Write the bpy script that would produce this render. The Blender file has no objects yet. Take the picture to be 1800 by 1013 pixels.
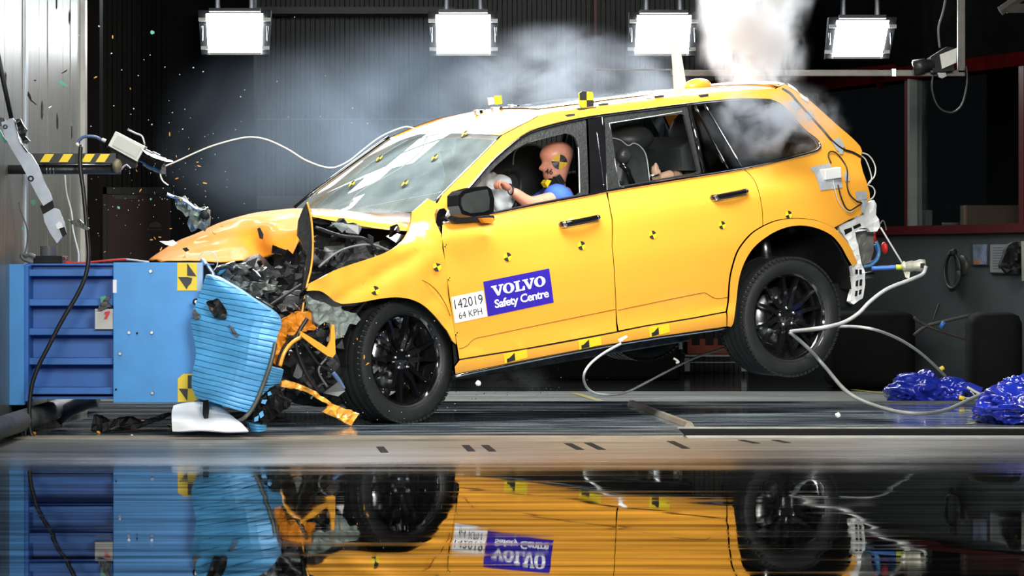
import bpy, bmesh, math, random
from mathutils import Vector, Matrix, noise
random.seed(7)
D = bpy.data
SC = bpy.context.scene
COL = SC.collection
R_ = math.radians

# ------------------------------------------------------------------ camera, world, lights
F, YH, H = 5700.0, 462.0, 0.95
cam = D.objects.new('camera', D.cameras.new('camera'))
COL.objects.link(cam)
cam.location = (0, 0, H)
cam.rotation_euler = (R_(90), 0, 0)
cam.data.sensor_width = 36.0
cam.data.lens = 36.0 * F / 1800.0
cam.data.shift_y = -(506.5 - YH) / 1800.0
cam.data.clip_end = 200
SC.camera = cam
SC.view_settings.view_transform = 'Standard'
SC.view_settings.look = 'None'
SC.view_settings.exposure = 0.0
SC.view_settings.gamma = 1.0
SC.view_settings.use_curve_mapping = False
SC.cycles.max_bounces = 8
SC.cycles.transparent_max_bounces = 12
SC.cycles.volume_bounces = 4
SC.cycles.volume_step_rate = 2.0
SC.cycles.caustics_reflective = False
SC.cycles.caustics_refractive = False
SC.cycles.sample_clamp_indirect = 6.0

wd = D.worlds.new('world'); SC.world = wd; wd.use_nodes = True
wd.node_tree.nodes['Background'].inputs[0].default_value = (0.5, 0.6, 0.7, 1)
wd.node_tree.nodes['Background'].inputs[1].default_value = 0.006

def area(name, loc, target, sx, sy, power, color=(1, 1, 1), spread=180):
    l = D.lights.new(name, 'AREA'); l.shape = 'RECTANGLE'; l.size = sx; l.size_y = sy
    l.energy = power; l.color = color; l.spread = R_(spread)
    o = D.objects.new(name, l); COL.objects.link(o); o.location = loc
    o.rotation_euler = (Vector(target) - Vector(loc)).to_track_quat('-Z', 'Y').to_euler()
    return o
area('ceiling_light_bank', (0.2, 18.0, 4.6), (0.3, 20.0, 0.9), 3.6, 1.4, 190, (1, 0.98, 0.95), 100)
area('hall_light_bank', (1.6, 9.5, 3.4), (0.5, 19.5, 0.9), 3.2, 1.2, 96, (1, 0.97, 0.92), 50)
area('added_rear_light', (0.2, 26.2, 4.4), (0.3, 20.5, 1.6), 6.5, 2.5, 300, (0.92, 0.96, 1), 120)  # unseen light added so the roof and bonnet reflect white
area('rear_flood', (-2.95, 25.4, 4.45), (-0.6, 19.8, 1.5), 0.34, 0.55, 14, (0.95, 0.98, 1), 120)
area('rear_flood', (-3.6, 25.4, 4.5), (-0.6, 19.8, 1.5), 0.30, 0.8, 14, (0.95, 0.98, 1), 120)
area('added_barrier_fill', (-2.0, 11.0, 1.9), (-1.5, 17.8, 0.5), 1.2, 0.8, 16, (0.97, 0.99, 1), 60)  # unseen fill light added to brighten the barrier and honeycomb
area('block_lamp', (-2.15, 16.9, 3.0), (-2.76, 17.7, 2.25), 0.5, 0.15, 26, (1, 1, 0.97))

# ------------------------------------------------------------------ materials
MATS = {}
def mat(name, col=(0.5, 0.5, 0.5), rough=0.5, metal=0.0, coat=0.0, spec=0.5, emit=None, es=0.0,
        var=0.0, vscale=6.0, bump=0.0, bscale=40.0, alpha=1.0, trans=0.0, stretch=None, ior=1.5, coat_rough=0.03):
    if name in MATS: return MATS[name]
    m = D.materials.new(name); m.use_nodes = True; MATS[name] = m
    nt = m.node_tree; b = nt.nodes['Principled BSDF']
    b.inputs['Base Color'].default_value = (*col, 1)
    b.inputs['Roughness'].default_value = rough
    b.inputs['Metallic'].default_value = metal
    b.inputs['Coat Weight'].default_value = coat
    b.inputs['Coat Roughness'].default_value = coat_rough
    b.inputs['Specular IOR Level'].default_value = spec
    b.inputs['IOR'].default_value = ior
    b.inputs['Alpha'].default_value = alpha
    b.inputs['Transmission Weight'].default_value = trans
    if emit:
        b.inputs['Emission Color'].default_value = (*emit, 1)
        b.inputs['Emission Strength'].default_value = es
    if var or bump:
        tc = nt.nodes.new('ShaderNodeTexCoord'); mp = nt.nodes.new('ShaderNodeMapping')
        nt.links.new(tc.outputs['Object'], mp.inputs['Vector'])
        if stretch: mp.inputs['Scale'].default_value = stretch
    if var:
        n = nt.nodes.new('ShaderNodeTexNoise'); n.inputs['Scale'].default_value = vscale; n.inputs['Detail'].default_value = 5
        nt.links.new(mp.outputs[0], n.inputs['Vector'])
        r = nt.nodes.new('ShaderNodeMapRange'); r.inputs[1].default_value = 0.3; r.inputs[2].default_value = 0.7
        r.inputs[3].default_value = 1 - var; r.inputs[4].default_value = 1 + var
        nt.links.new(n.outputs[0], r.inputs[0])
        mx = nt.nodes.new('ShaderNodeVectorMath'); mx.operation = 'SCALE'
        mx.inputs[0].default_value = col
        nt.links.new(r.outputs[0], mx.inputs['Scale']); nt.links.new(mx.outputs[0], b.inputs['Base Color'])
    if bump:
        n2 = nt.nodes.new('ShaderNodeTexNoise'); n2.inputs['Scale'].default_value = bscale; n2.inputs['Detail'].default_value = 4
        nt.links.new(mp.outputs[0], n2.inputs['Vector'])
        bp = nt.nodes.new('ShaderNodeBump'); bp.inputs['Strength'].default_value = bump; bp.inputs['Distance'].default_value = 0.01
        nt.links.new(n2.outputs[0], bp.inputs['Height']); nt.links.new(bp.outputs[0], b.inputs['Normal'])
    return m

ORANGE = mat('orange_paint', (0.86, 0.385, 0.04), 0.38, 0.0, coat=1.0, spec=0.4, var=0.02, vscale=3, coat_rough=0.08)
ORANGE_IN = mat('orange_scuffed', (0.66, 0.235, 0.015), 0.6, 0.0, coat=0.04, spec=.25, var=0.12, vscale=9)
BLACKG = mat('black_gloss', (0.006, 0.006, 0.007), 0.12, 0, coat=1.0, var=0.1)
BLACKM = mat('black_matte', (0.008, 0.009, 0.009), 0.6, spec=0.25, var=0.2, vscale=20)
BLACKP = mat('black_plastic', (0.02, 0.022, 0.022), 0.38, var=0.2, vscale=30, bump=0.3, bscale=60)
DGREY = mat('dark_grey_plastic', (0.03, 0.035, 0.035), 0.4, var=0.3, vscale=14)
RUBBER = mat('rubber', (0.013, 0.015, 0.015), 0.5, var=0.15, vscale=20, bump=0.2, bscale=120)
CHROME = mat('chrome', (0.8, 0.82, 0.85), 0.13, 1.0, var=0.03)
STEEL = mat('bare_steel', (0.42, 0.44, 0.44), 0.32, 1.0, var=0.3, vscale=10)
DSTEEL = mat('crushed_dark_steel', (0.09, 0.1, 0.1), 0.3, 0.9, var=0.5, vscale=12)
GREYGREEN = mat('grey_green_casting', (0.20, 0.24, 0.22), 0.55, 0.0, var=0.35, vscale=22)
FOAM = mat('white_foam', (0.92, 0.95, 0.93), 0.5, var=0.03)
WHITE = mat('white_plastic', (0.75, 0.77, 0.76), 0.45, var=0.05)
WHITEP = mat('white_print', (0.85, 0.86, 0.86), 0.5, var=0.02)
OFFW = mat('off_white_metal', (0.6, 0.62, 0.56), 0.45, var=0.06, vscale=30)
SILVERTAPE = mat('silver_tape', (0.48, 0.52, 0.55), 0.45, 0.3, var=0.12, vscale=40)
YELLOW = mat('marker_yellow', (0.85, 0.62, 0.02), 0.5, var=0.03)
MBLACK = mat('marker_black', (0.02, 0.02, 0.022), 0.5, var=0.1)
LABELBLUE = mat('label_blue', (0.028, 0.014, 0.34), 0.45, var=0.03)
BLUE_P = mat('barrier_blue', (0.055, 0.29, 0.68), 0.45, var=0.09, vscale=5, bump=0.05, bscale=30)
BLUE_F = mat('barrier_frame_blue', (0.03, 0.15, 0.48), 0.45, var=0.12, vscale=5)
BLUE_H = mat('honeycomb_cladding_blue', (0.10, 0.40, 0.74), 0.36, 0.1, var=0.2, vscale=5, stretch=(1, 1, 7))
SKIN = mat('dummy_vinyl', (0.62, 0.27, 0.18), 0.42, var=0.1, vscale=12)
TAN = mat('tan_vinyl', (0.36, 0.24, 0.16), 0.5, var=0.1)
SHIRT = mat('blue_cotton', (0.035, 0.11, 0.5), 0.8, var=0.15, vscale=16, bump=0.5, bscale=25)
BAG = mat('airbag_cloth', (0.62, 0.68, 0.72), 0.8, var=0.06, bump=0.3, bscale=20)
TARP = mat('blue_tarpaulin', (0.012, 0.03, 0.4), 0.22, coat=0.6, var=0.2, vscale=8)
SEATM = mat('dark_seat_leather', (0.022, 0.027, 0.027), 0.5, var=0.2, vscale=18)
PIPING = mat('pale_piping', (0.4, 0.42, 0.4), 0.6, var=0.05)
REDP = mat('red_plastic', (0.6, 0.02, 0.015), 0.4, var=0.1)
DRED = mat('dark_red_paint', (0.06, 0.004, 0.005), 0.5, spec=.2, var=0.1)
MAROON = mat('maroon_door', (0.055, 0.02, 0.017), 0.5, var=0.15, vscale=5)
GREENP = mat('green_fragment', (0.05, 0.3, 0.2), 0.35, var=0.2, vscale=30)
CABLE_G = mat('grey_cable', (0.45, 0.47, 0.46), 0.5, var=0.1, vscale=30)
CABLE_D = mat('dark_grey_hose', (0.12, 0.13, 0.13), 0.45, var=0.15, vscale=30)
CABLE_B = mat('black_cable', (0.012, 0.012, 0.013), 0.4, var=0.1, vscale=30)
BLUEROPE = mat('blue_hose', (0.03, 0.14, 0.5), 0.4, var=0.1)
PIPE = mat('grey_steel_pipe', (0.10, 0.095, 0.08), 0.4, 0.1, var=0.25, vscale=9)
CARD = mat('brown_card', (0.12, 0.07, 0.045), 0.8, var=0.1)
GLASSY = mat('clear_glass_chip', (0.75, 0.85, 0.85), 0.15, var=0.05)
BGREY = mat('silver_bumper_plastic', (0.3, 0.33, 0.37), 0.35, 0.35, var=0.15, vscale=12)

def glass(name, tint, refl_rough=0.02, grazing=0.9, base=0.06):
    """thin pane: clear with a reflection that grows towards grazing view"""
    m = D.materials.new(name); m.use_nodes = True; nt = m.node_tree; nt.nodes.clear()
    o = nt.nodes.new('ShaderNodeOutputMaterial'); mix = nt.nodes.new('ShaderNodeMixShader')
    t = nt.nodes.new('ShaderNodeBsdfTransparent'); g = nt.nodes.new('ShaderNodeBsdfGlossy'); lw = nt.nodes.new('ShaderNodeLayerWeight')
    lw.inputs[0].default_value = 0.5
    pw = nt.nodes.new('ShaderNodeMath'); pw.operation = 'POWER'; pw.inputs[1].default_value = 4.0; nt.links.new(lw.outputs['Facing'], pw.inputs[0])
    mr = nt.nodes.new('ShaderNodeMapRange'); mr.inputs[3].default_value = base; mr.inputs[4].default_value = grazing; nt.links.new(pw.outputs[0], mr.inputs[0])
    n = nt.nodes.new('ShaderNodeTexNoise'); n.inputs['Scale'].default_value = 5
    r = nt.nodes.new('ShaderNodeMapRange'); r.inputs[3].default_value = refl_rough; r.inputs[4].default_value = refl_rough * 2
    nt.links.new(n.outputs[0], r.inputs[0]); nt.links.new(r.outputs[0], g.inputs['Roughness'])
    t.inputs[0].default_value = (*tint, 1); g.inputs[0].default_value = (1, 1, 1, 1)
    nt.links.new(mr.outputs[0], mix.inputs[0]); nt.links.new(t.outputs[0], mix.inputs[1]); nt.links.new(g.outputs[0], mix.inputs[2])
    nt.links.new(mix.outputs[0], o.inputs[0]); return m
TINT = glass('tinted_glass', (0.32, 0.36, 0.36))

# ------------------------------------------------------------------ helpers
def tag(o, label=None, cat=None, group=None, kind=None):
    if label: o['label'] = label
    if cat: o['category'] = cat
    if group: o['group'] = group
    if kind: o['kind'] = kind
    return o
def empty(name, label, cat, loc=(0, 0, 0), group=None, mw=None):
    o = D.objects.new(name, None); COL.objects.link(o); o.empty_display_size = 0.1
    if mw is not None: o.matrix_world = mw
    else: o.location = loc
    return tag(o, label, cat, group)
PMW = {}
def mesh(name, vs, fs, m, parent=None, smooth=False, normals=None, local=False):
    """vs are given in world space unless local; under an Empty at loc they are made relative."""
    me = D.meshes.new(name)
    if parent is not None and not local:
        w = Matrix.Identity(4); q = parent
        while q is not None:
            if q.name in PMW: w = PMW[q.name] @ w; break
            w = q.matrix_basis @ w; q = q.parent
        inv = w.inverted()
        vs = [inv @ Vector(v) for v in vs]
    if parent is None and vs:
        c = Vector((0, 0, 0))
        for v in vs: c += Vector(v)
        c /= len(vs)
        zmin = min(v[2] for v in vs); c.z = zmin
        vs = [Vector(v) - c for v in vs]
    me.from_pydata([tuple(v) for v in vs], [], fs)
    me.validate(); 
    if isinstance(m, (list, tuple)):
        for x in m: me.materials.append(x)
    else: me.materials.append(m)
    if smooth: me.polygons.foreach_set('use_smooth', [True] * len(me.polygons))
    o = D.objects.new(name, me); COL.objects.link(o)
    if parent is not None: o.parent = parent
    else: o.location = c
    if normals is not None and len(normals) == len(me.vertices):
        me.normals_split_custom_set_from_vertices([tuple(n) for n in normals])
    return o
class G:
    """collects pieces of one mesh"""
    def __init__(s): s.v = []; s.f = []; s.mi = []
    def add(s, vs, fs, mi=0):
        k = len(s.v); s.v += [Vector(v) for v in vs]; s.f += [tuple(i + k for i in f) for f in fs]; s.mi += [mi] * len(fs); return s
    def box(s, a, b, M=None, mi=0, bev=0.0):
        (x0, y0, z0), (x1, y1, z1) = a, b
        bm = bmesh.new(); bmesh.ops.create_cube(bm, size=1)
        for v in bm.verts: v.co = Vector((x0 + (v.co.x + .5) * (x1 - x0), y0 + (v.co.y + .5) * (y1 - y0), z0 + (v.co.z + .5) * (z1 - z0)))
        if bev: bmesh.ops.bevel(bm, geom=bm.edges[:], offset=bev, segments=2, affect='EDGES', profile=0.5)
        if M: bmesh.ops.transform(bm, matrix=M, verts=bm.verts)
        bm.verts.index_update()
        s.add([v.co.copy() for v in bm.verts], [[v.index for v in f.verts] for f in bm.faces], mi); bm.free(); return s
    def tube(s, pts, r, n=8, cap=True, mi=0):
        pts = [Vector(p) for p in pts]; rs = r if isinstance(r, (list, tuple)) else [r] * len(pts)
        k = len(s.v); prev = None
        for i, p in enumerate(pts):
            t = (pts[min(i + 1, len(pts) - 1)] - pts[max(i - 1, 0)])
            if t.length < 1e-9: t = Vector((0, 0, 1))
            t.normalize()
            if prev is None:
                a = Vector((0, 0, 1)) if abs(t.z) < .9 else Vector((1, 0, 0))
                u = t.cross(a).normalized()
            else:
                u = (prev - t * prev.dot(t))
                u = u.normalized() if u.length > 1e-6 else t.orthogonal().normalized()
            prev = u; w = t.cross(u)
            for j in range(n):
                a = 2 * math.pi * j / n; s.v.append(p + (u * math.cos(a) + w * math.sin(a)) * rs[i])
        for i in range(len(pts) - 1):
            for j in range(n):
                s.f.append((k + i * n + j, k + i * n + (j + 1) % n, k + (i + 1) * n + (j + 1) % n, k + (i + 1) * n + j)); s.mi.append(mi)
        if cap:
            s.f.append(tuple(k + j for j in reversed(range(n)))); s.mi.append(mi)
            s.f.append(tuple(k + (len(pts) - 1) * n + j for j in range(n))); s.mi.append(mi)
        return s
    def lathe(s, prof, n=48, M=None, mi=0, closed=False, arc=None):
        """profile (r, a) turned about the local Y axis (a along -Y = outward)"""
        k = len(s.v); m = len(prof)
        for j in range(n):
            t = 2 * math.pi * j / n if not arc else R_(arc[0] + (arc[1] - arc[0]) * j / (n - 1))
            for (r, a) in prof:
                p = Vector((r * math.cos(t), -a, r * math.sin(t))); s.v.append(M @ p if M else p)
        for j in range(n - 1 if arc else n):
            j2 = (j + 1) % n
            for i in range(m if closed else m - 1):
                i2 = (i + 1) % m
                s.f.append((k + j * m + i, k + j * m + i2, k + j2 * m + i2, k + j2 * m + i)); s.mi.append(mi)
        return s
    def blob(s, c, r, amp=0.2, sc=3.0, sub=2, seed=0, mi=0, sharp=False):
        bm = bmesh.new(); bmesh.ops.create_icosphere(bm, subdivisions=sub, radius=1)
        bm.verts.index_update()
        for v in bm.verts:
            d = noise.noise(v.co * sc + Vector((seed * 7.3, seed, -seed * 3.1)))
            if sharp: d = round(d * 4) / 4
            v.co = Vector(c) + Vector((v.co.x * r[0], v.co.y * r[1], v.co.z * r[2])) * (1 + amp * d * 2)
        s.add([v.co.copy() for v in bm.verts], [[v.index for v in f.verts] for f in bm.faces], mi); bm.free(); return s
    def obj(s, name, m, parent=None, smooth=False):
        o = mesh(name, s.v, s.f, m, parent, smooth)
        if isinstance(m, (list, tuple)):
            o.data.polygons.foreach_set('material_index', s.mi[:len(o.data.polygons)])
        return o
def autosmooth(o, ang=35):
    me = o.data; me.polygons.foreach_set('use_smooth', [True] * len(me.polygons))
    try: me.set_sharp_from_angle(angle=R_(ang))
    except Exception: pass
    return o
def spline(pts, n=8, closed=False):
    out = []; P = [Vector(p) for p in pts]; m = len(P)
    rng = range(m) if closed else range(m - 1)
    for i in rng:
        p0 = P[(i - 1) % m] if closed or i > 0 else P[0]; p1 = P[i]; p2 = P[(i + 1) % m]
        p3 = P[(i + 2) % m] if closed or i + 2 < m else P[-1]
        for k in range(n):
            t = k / n
            out.append(0.5 * ((2 * p1) + (p2 - p0) * t + (2 * p0 - 5 * p1 + 4 * p2 - p3) * t * t + (3 * p1 - p0 - 3 * p2 + p3) * t ** 3))
    if not closed: out.append(P[-1])
    return out
def W(px, py, Y): return Vector(((px - 900) / F * Y, Y, H - (py - YH) / F * Y))
def Wf(px, py):      # point on the floor
    Y = F * H / (py - YH); return Vector(((px - 900) / F * Y, Y, 0.0))
def gridpoly(pts, step):
    """triangulated, grid-cut polygon in 2D -> verts, faces, boundary loops"""
    bm = bmesh.new()
    vs = [bm.verts.new((p[0], p[1], 0)) for p in pts]
    es = [bm.edges.new((vs[i], vs[(i + 1) % len(vs)])) for i in range(len(vs))]
    bmesh.ops.triangle_fill(bm, use_beauty=True, use_dissolve=False, edges=es)
    for ax in (0, 1):
        lo = min(p[ax] for p in pts); hi = max(p[ax] for p in pts)
        k = math.floor(lo / step) + 1
        while k * step < hi:
            co = [0, 0, 0]; co[ax] = k * step; no = [0, 0, 0]; no[ax] = 1
            bmesh.ops.bisect_plane(bm, geom=bm.verts[:] + bm.edges[:] + bm.faces[:], plane_co=co, plane_no=no, dist=1e-7)
            k += 1
    for f in bm.faces:
        if f.normal.z < 0: f.normal_flip()
    bm.verts.index_update()
    V = [(v.co.x, v.co.y) for v in bm.verts]; Fc = [[v.index for v in f.verts] for f in bm.faces]
    B = []
    for e in bm.edges:
        if len(e.link_faces) == 1:
            f = e.link_faces[0]; l = [l for l in f.loops if l.edge == e][0]
            B.append((l.vert.index, l.link_loop_next.vert.index))
    bm.free(); return V, Fc, B
def shell(name, V, Fc, B, fmap, off, m, parent, normals=None, smooth=True, local=True):
    """front sheet by fmap(u,v), back sheet moved by off (vector or function), rim between"""
    fr = [Vector(fmap(*p)) for p in V]
    bk = [a + (Vector(off(*p)) if callable(off) else Vector(off)) for a, p in zip(fr, V)]
    n = len(fr); vs = fr + bk; fs = [tuple(f) for f in Fc] + [tuple(i + n for i in reversed(f)) for f in Fc]
    k = len(vs); fn = list(normals) + [-x for x in normals] if normals else None
    for a, b in B:
        i = len(vs); vs += [fr[a], fr[b], bk[b], bk[a]]; fs.append((i + 3, i + 2, i + 1, i))
        if fn is not None:
            nn = (vs[i + 2] - vs[i + 1]).cross(vs[i] - vs[i + 1]); nn = nn.normalized() if nn.length > 1e-9 else Vector((0, 0, 1))
            fn += [nn] * 4
    return mesh(name, vs, fs, m, parent, smooth=smooth, normals=fn, local=local)
def wpoly(name, pts, Y, depth, m, parent=None, step=None, amp=0.0, nsc=6.0, smooth=False, seed=0):
    """outline traced on the plane at distance Y (number or function of px,py), given real thickness"""
    st = step or 1e9
    V, Fc, B = gridpoly(pts, st)
    def fm(px, py):
        y = Y(px, py) if callable(Y) else Y
        p = W(px, py, y)
        if amp:
            q = Vector((px / 60 * nsc, py / 60 * nsc, seed)); p += Vector((0, noise.noise(q) * amp, noise.noise(q + Vector((9, 3, 1))) * amp * .3))
        return p
    # orientation: px right, py down -> flip
    Fc = [list(reversed(f)) for f in Fc]; B = [(b, a) for a, b in B]
    return shell(name, V, Fc, B, fm, (0, depth, 0), m, parent, smooth=smooth, local=False)
def marker_faces(n=24):
    """unit disc as four quadrants"""
    return
def text_mesh(s, size=1.0, spacing=1.0, bold=0.0):
    c = D.curves.new('t', 'FONT'); c.body = s; c.size = size; c.space_character = spacing; c.offset = bold; c.resolution_u = 3
    c.align_x = 'CENTER'; c.align_y = 'CENTER'
    o = D.objects.new('t', c); COL.objects.link(o)
    dg = bpy.context.evaluated_depsgraph_get(); me = D.meshes.new_from_object(o.evaluated_get(dg))
    V = [(v.co.x, v.co.y) for v in me.vertices]; Fc = [list(p.vertices) for p in me.polygons]
    D.objects.remove(o); D.curves.remove(c); D.meshes.remove(me)
    return V, Fc

# ------------------------------------------------------------------ setting
def struct(o): o['kind'] = 'structure'; return o
def slab(name, x0, x1, y0, y1, z0, z1, m, parent=None):
    return G().box((x0, y0, z0), (x1, y1, z1)).obj(name, m, parent)

def wet(name, base, r_lo, r_hi, spec, bumpst, sx=0.35, sy=5.0, wave=0.0, thr=(0.42, 0.6), base2=None, coat=0.0, nsc=2.0, cthr=(.38, .62)):
    m = D.materials.new(name); m.use_nodes = True; nt = m.node_tree; b = nt.nodes['Principled BSDF']
    tc = nt.nodes.new('ShaderNodeTexCoord'); mp = nt.nodes.new('ShaderNodeMapping'); mp.inputs['Scale'].default_value = (sx, sy, 1)
    nt.links.new(tc.outputs['Object'], mp.inputs[0])
    n = nt.nodes.new('ShaderNodeTexNoise'); n.inputs['Scale'].default_value = nsc; n.inputs['Detail'].default_value = 6
    nt.links.new(mp.outputs[0], n.inputs['Vector'])
    r = nt.nodes.new('ShaderNodeMapRange'); r.inputs[1].default_value = thr[0]; r.inputs[2].default_value = thr[1]
    r.inputs[3].default_value = r_lo; r.inputs[4].default_value = r_hi
    nt.links.new(n.outputs[0], r.inputs[0]); nt.links.new(r.outputs[0], b.inputs['Roughness'])
    cr = nt.nodes.new('ShaderNodeMix'); cr.data_type = 'RGBA'
    cr.inputs[6].default_value = (*base, 1); cr.inputs[7].default_value = (*(base2 or base), 1)
    n2 = nt.nodes.new('ShaderNodeTexNoise'); n2.inputs['Scale'].default_value = nsc * 2.3; n2.inputs['Detail'].default_value = 8
    nt.links.new(mp.outputs[0], n2.inputs['Vector'])
    r2 = nt.nodes.new('ShaderNodeMapRange'); r2.inputs[1].default_value = cthr[0]; r2.inputs[2].default_value = cthr[1]
    nt.links.new(n2.outputs[0], r2.inputs[0]); nt.links.new(r2.outputs[0], cr.inputs[0]); nt.links.new(cr.outputs[2], b.inputs['Base Color'])
    b.inputs['Specular IOR Level'].default_value = spec
    if wave:
        mp2 = nt.nodes.new('ShaderNodeMapping'); mp2.inputs['Scale'].default_value = (0.35, 1.5, 1)
        nt.links.new(tc.outputs['Object'], mp2.inputs[0])
        n3 = nt.nodes.new('ShaderNodeTexNoise'); n3.inputs['Scale'].default_value = 1.1; n3.inputs['Detail'].default_value = 1.0
        nt.links.new(mp2.outputs[0], n3.inputs['Vector'])
        bp = nt.nodes.new('ShaderNodeBump'); bp.inputs['Strength'].default_value = 1.0; bp.inputs['Distance'].default_value = wave
        nt.links.new(n3.outputs[0], bp.inputs['Height']); nt.links.new(bp.outputs[0], b.inputs['Normal'])
    return m
def floor_mat():
    """wet concrete in front, turning damp and paler towards the track with a ragged water line"""
    m = wet('wet_concrete', (0.008, 0.009, 0.009), 0.012, 0.10, 0.9, 0, base2=(0.022, 0.022, 0.02), wave=0.0010, thr=(0.48, 0.8))
    nt = m.node_tree; b = nt.nodes['Principled BSDF']
    geo = nt.nodes.new('ShaderNodeNewGeometry'); sp = nt.nodes.new('ShaderNodeSeparateXYZ'); nt.links.new(geo.outputs['Position'], sp.inputs[0])
    mp = nt.nodes.new('ShaderNodeMapping'); mp.inputs['Scale'].default_value = (.22, 2.2, 1); nt.links.new(geo.outputs['Position'], mp.inputs[0])
    n = nt.nodes.new('ShaderNodeTexNoise'); n.inputs['Scale'].default_value = 1.6; n.inputs['Detail'].default_value = 6; nt.links.new(mp.outputs[0], n.inputs['Vector'])
    a = nt.nodes.new('ShaderNodeMath'); a.operation = 'MULTIPLY_ADD'; a.inputs[1].default_value = 2.6; nt.links.new(n.outputs[0], a.inputs[0]); nt.links.new(sp.outputs['Y'], a.inputs[2])
    r = nt.nodes.new('ShaderNodeMapRange'); r.inputs[1].default_value = 15.6; r.inputs[2].default_value = 17.8; nt.links.new(a.outputs[0], r.inputs[0])
    old = b.inputs['Base Color'].links[0].from_socket; oldr = b.inputs['Roughness'].links[0].from_socket
    n2 = nt.nodes.new('ShaderNodeTexNoise'); n2.inputs['Scale'].default_value = 5; n2.inputs['Detail'].default_value = 8; nt.links.new(mp.outputs[0], n2.inputs['Vector'])
    cr = nt.nodes.new('ShaderNodeValToRGB'); cr.color_ramp.elements[0].position = .35; cr.color_ramp.elements[0].color = (.13, .13, .11, 1); cr.color_ramp.elements[1].position = .65; cr.color_ramp.elements[1].color = (.34, .335, .295, 1)
    nt.links.new(n2.outputs[0], cr.inputs[0])
    mx = nt.nodes.new('ShaderNodeMix'); mx.data_type = 'RGBA'; nt.links.new(r.outputs[0], mx.inputs[0]); nt.links.new(old, mx.inputs[6]); nt.links.new(cr.outputs[0], mx.inputs[7]); nt.links.new(mx.outputs[2], b.inputs['Base Color'])
    mr = nt.nodes.new('ShaderNodeMix'); mr.data_type = 'FLOAT'; nt.links.new(r.outputs[0], mr.inputs[0]); nt.links.new(oldr, mr.inputs[2]); mr.inputs[3].default_value = .42; nt.links.new(mr.outputs[0], b.inputs['Roughness'])
    ms = nt.nodes.new('ShaderNodeMapRange'); ms.inputs[3].default_value = .55; ms.inputs[4].default_value = .3; nt.links.new(r.outputs[0], ms.inputs[0]); nt.links.new(ms.outputs[0], b.inputs['Specular IOR Level'])
    # dark diffuse streaks painted in to dim the wet reflections
    df = nt.nodes.new('ShaderNodeBsdfDiffuse'); df.inputs[0].default_value = (.028, .03, .027, 1); mxs = nt.nodes.new('ShaderNodeMixShader')
    n5 = nt.nodes.new('ShaderNodeTexNoise'); n5.inputs['Scale'].default_value = 3.2; n5.inputs['Detail'].default_value = 8; nt.links.new(mp.outputs[0], n5.inputs['Vector'])
    r5 = nt.nodes.new('ShaderNodeMapRange'); r5.inputs[1].default_value = .38; r5.inputs[2].default_value = .66; r5.inputs[3].default_value = .16; r5.inputs[4].default_value = .72; nt.links.new(n5.outputs[0], r5.inputs[0])
    k5 = nt.nodes.new('ShaderNodeMath'); k5.operation = 'SUBTRACT'; k5.inputs[0].default_value = 1.0; nt.links.new(r.outputs[0], k5.inputs[1])
    k6 = nt.nodes.new('ShaderNodeMath'); k6.operation = 'MULTIPLY'; nt.links.new(k5.outputs[0], k6.inputs[0]); nt.links.new(r5.outputs[0], k6.inputs[1])
    out = [q for q in nt.nodes if q.type == 'OUTPUT_MATERIAL'][0]
    nt.links.new(k6.outputs[0], mxs.inputs[0]); nt.links.new(b.outputs[0], mxs.inputs[1]); nt.links.new(df.outputs[0], mxs.inputs[2]); nt.links.new(mxs.outputs[0], out.inputs[0])
    return m
FL_WET = floor_mat()
FL_TRACK = wet('wet_glass_track', (0.006, 0.018, 0.045), 0.04, 0.3, 0.9, 0, sx=0.3, sy=6, cthr=(.46, .68), base2=(0.42, 0.5, 0.5), wave=0.001, thr=(.45,.65))  # blue and pale reflection streaks painted into the base colour
FL_BACK = wet('dark_hall_floor', (0.012, 0.013, 0.012), 0.06, 0.16, 0.8, 0, base2=(0.03, 0.03, 0.028))
FL_PALE = wet('pale_floor_band', (0.16, 0.17, 0.15), 0.3, 0.5, 0.4, 0, base2=(0.26, 0.27, 0.24))
_nt = FL_TRACK.node_tree; _b = _nt.nodes['Principled BSDF']; _mx = _b.inputs['Base Color'].links[0].from_node; _f = _mx.inputs[0].links[0].from_socket
_ms = _nt.nodes.new('ShaderNodeMapRange'); _ms.inputs[3].default_value = .9; _ms.inputs[4].default_value = .12; _nt.links.new(_f, _ms.inputs[0]); _nt.links.new(_ms.outputs[0], _b.inputs['Specular IOR Level'])
RAIL = mat('beige_track_edge', (0.3, 0.26, 0.2), 0.5, var=0.2, vscale=6)

Y1, Y2, Y3, Y4, Y5 = 15.5, 17.55, 18.62, 22.0, 23.9
struct(slab('floor', -6, 8, 3, Y2, -0.2, 0, FL_WET))
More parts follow.
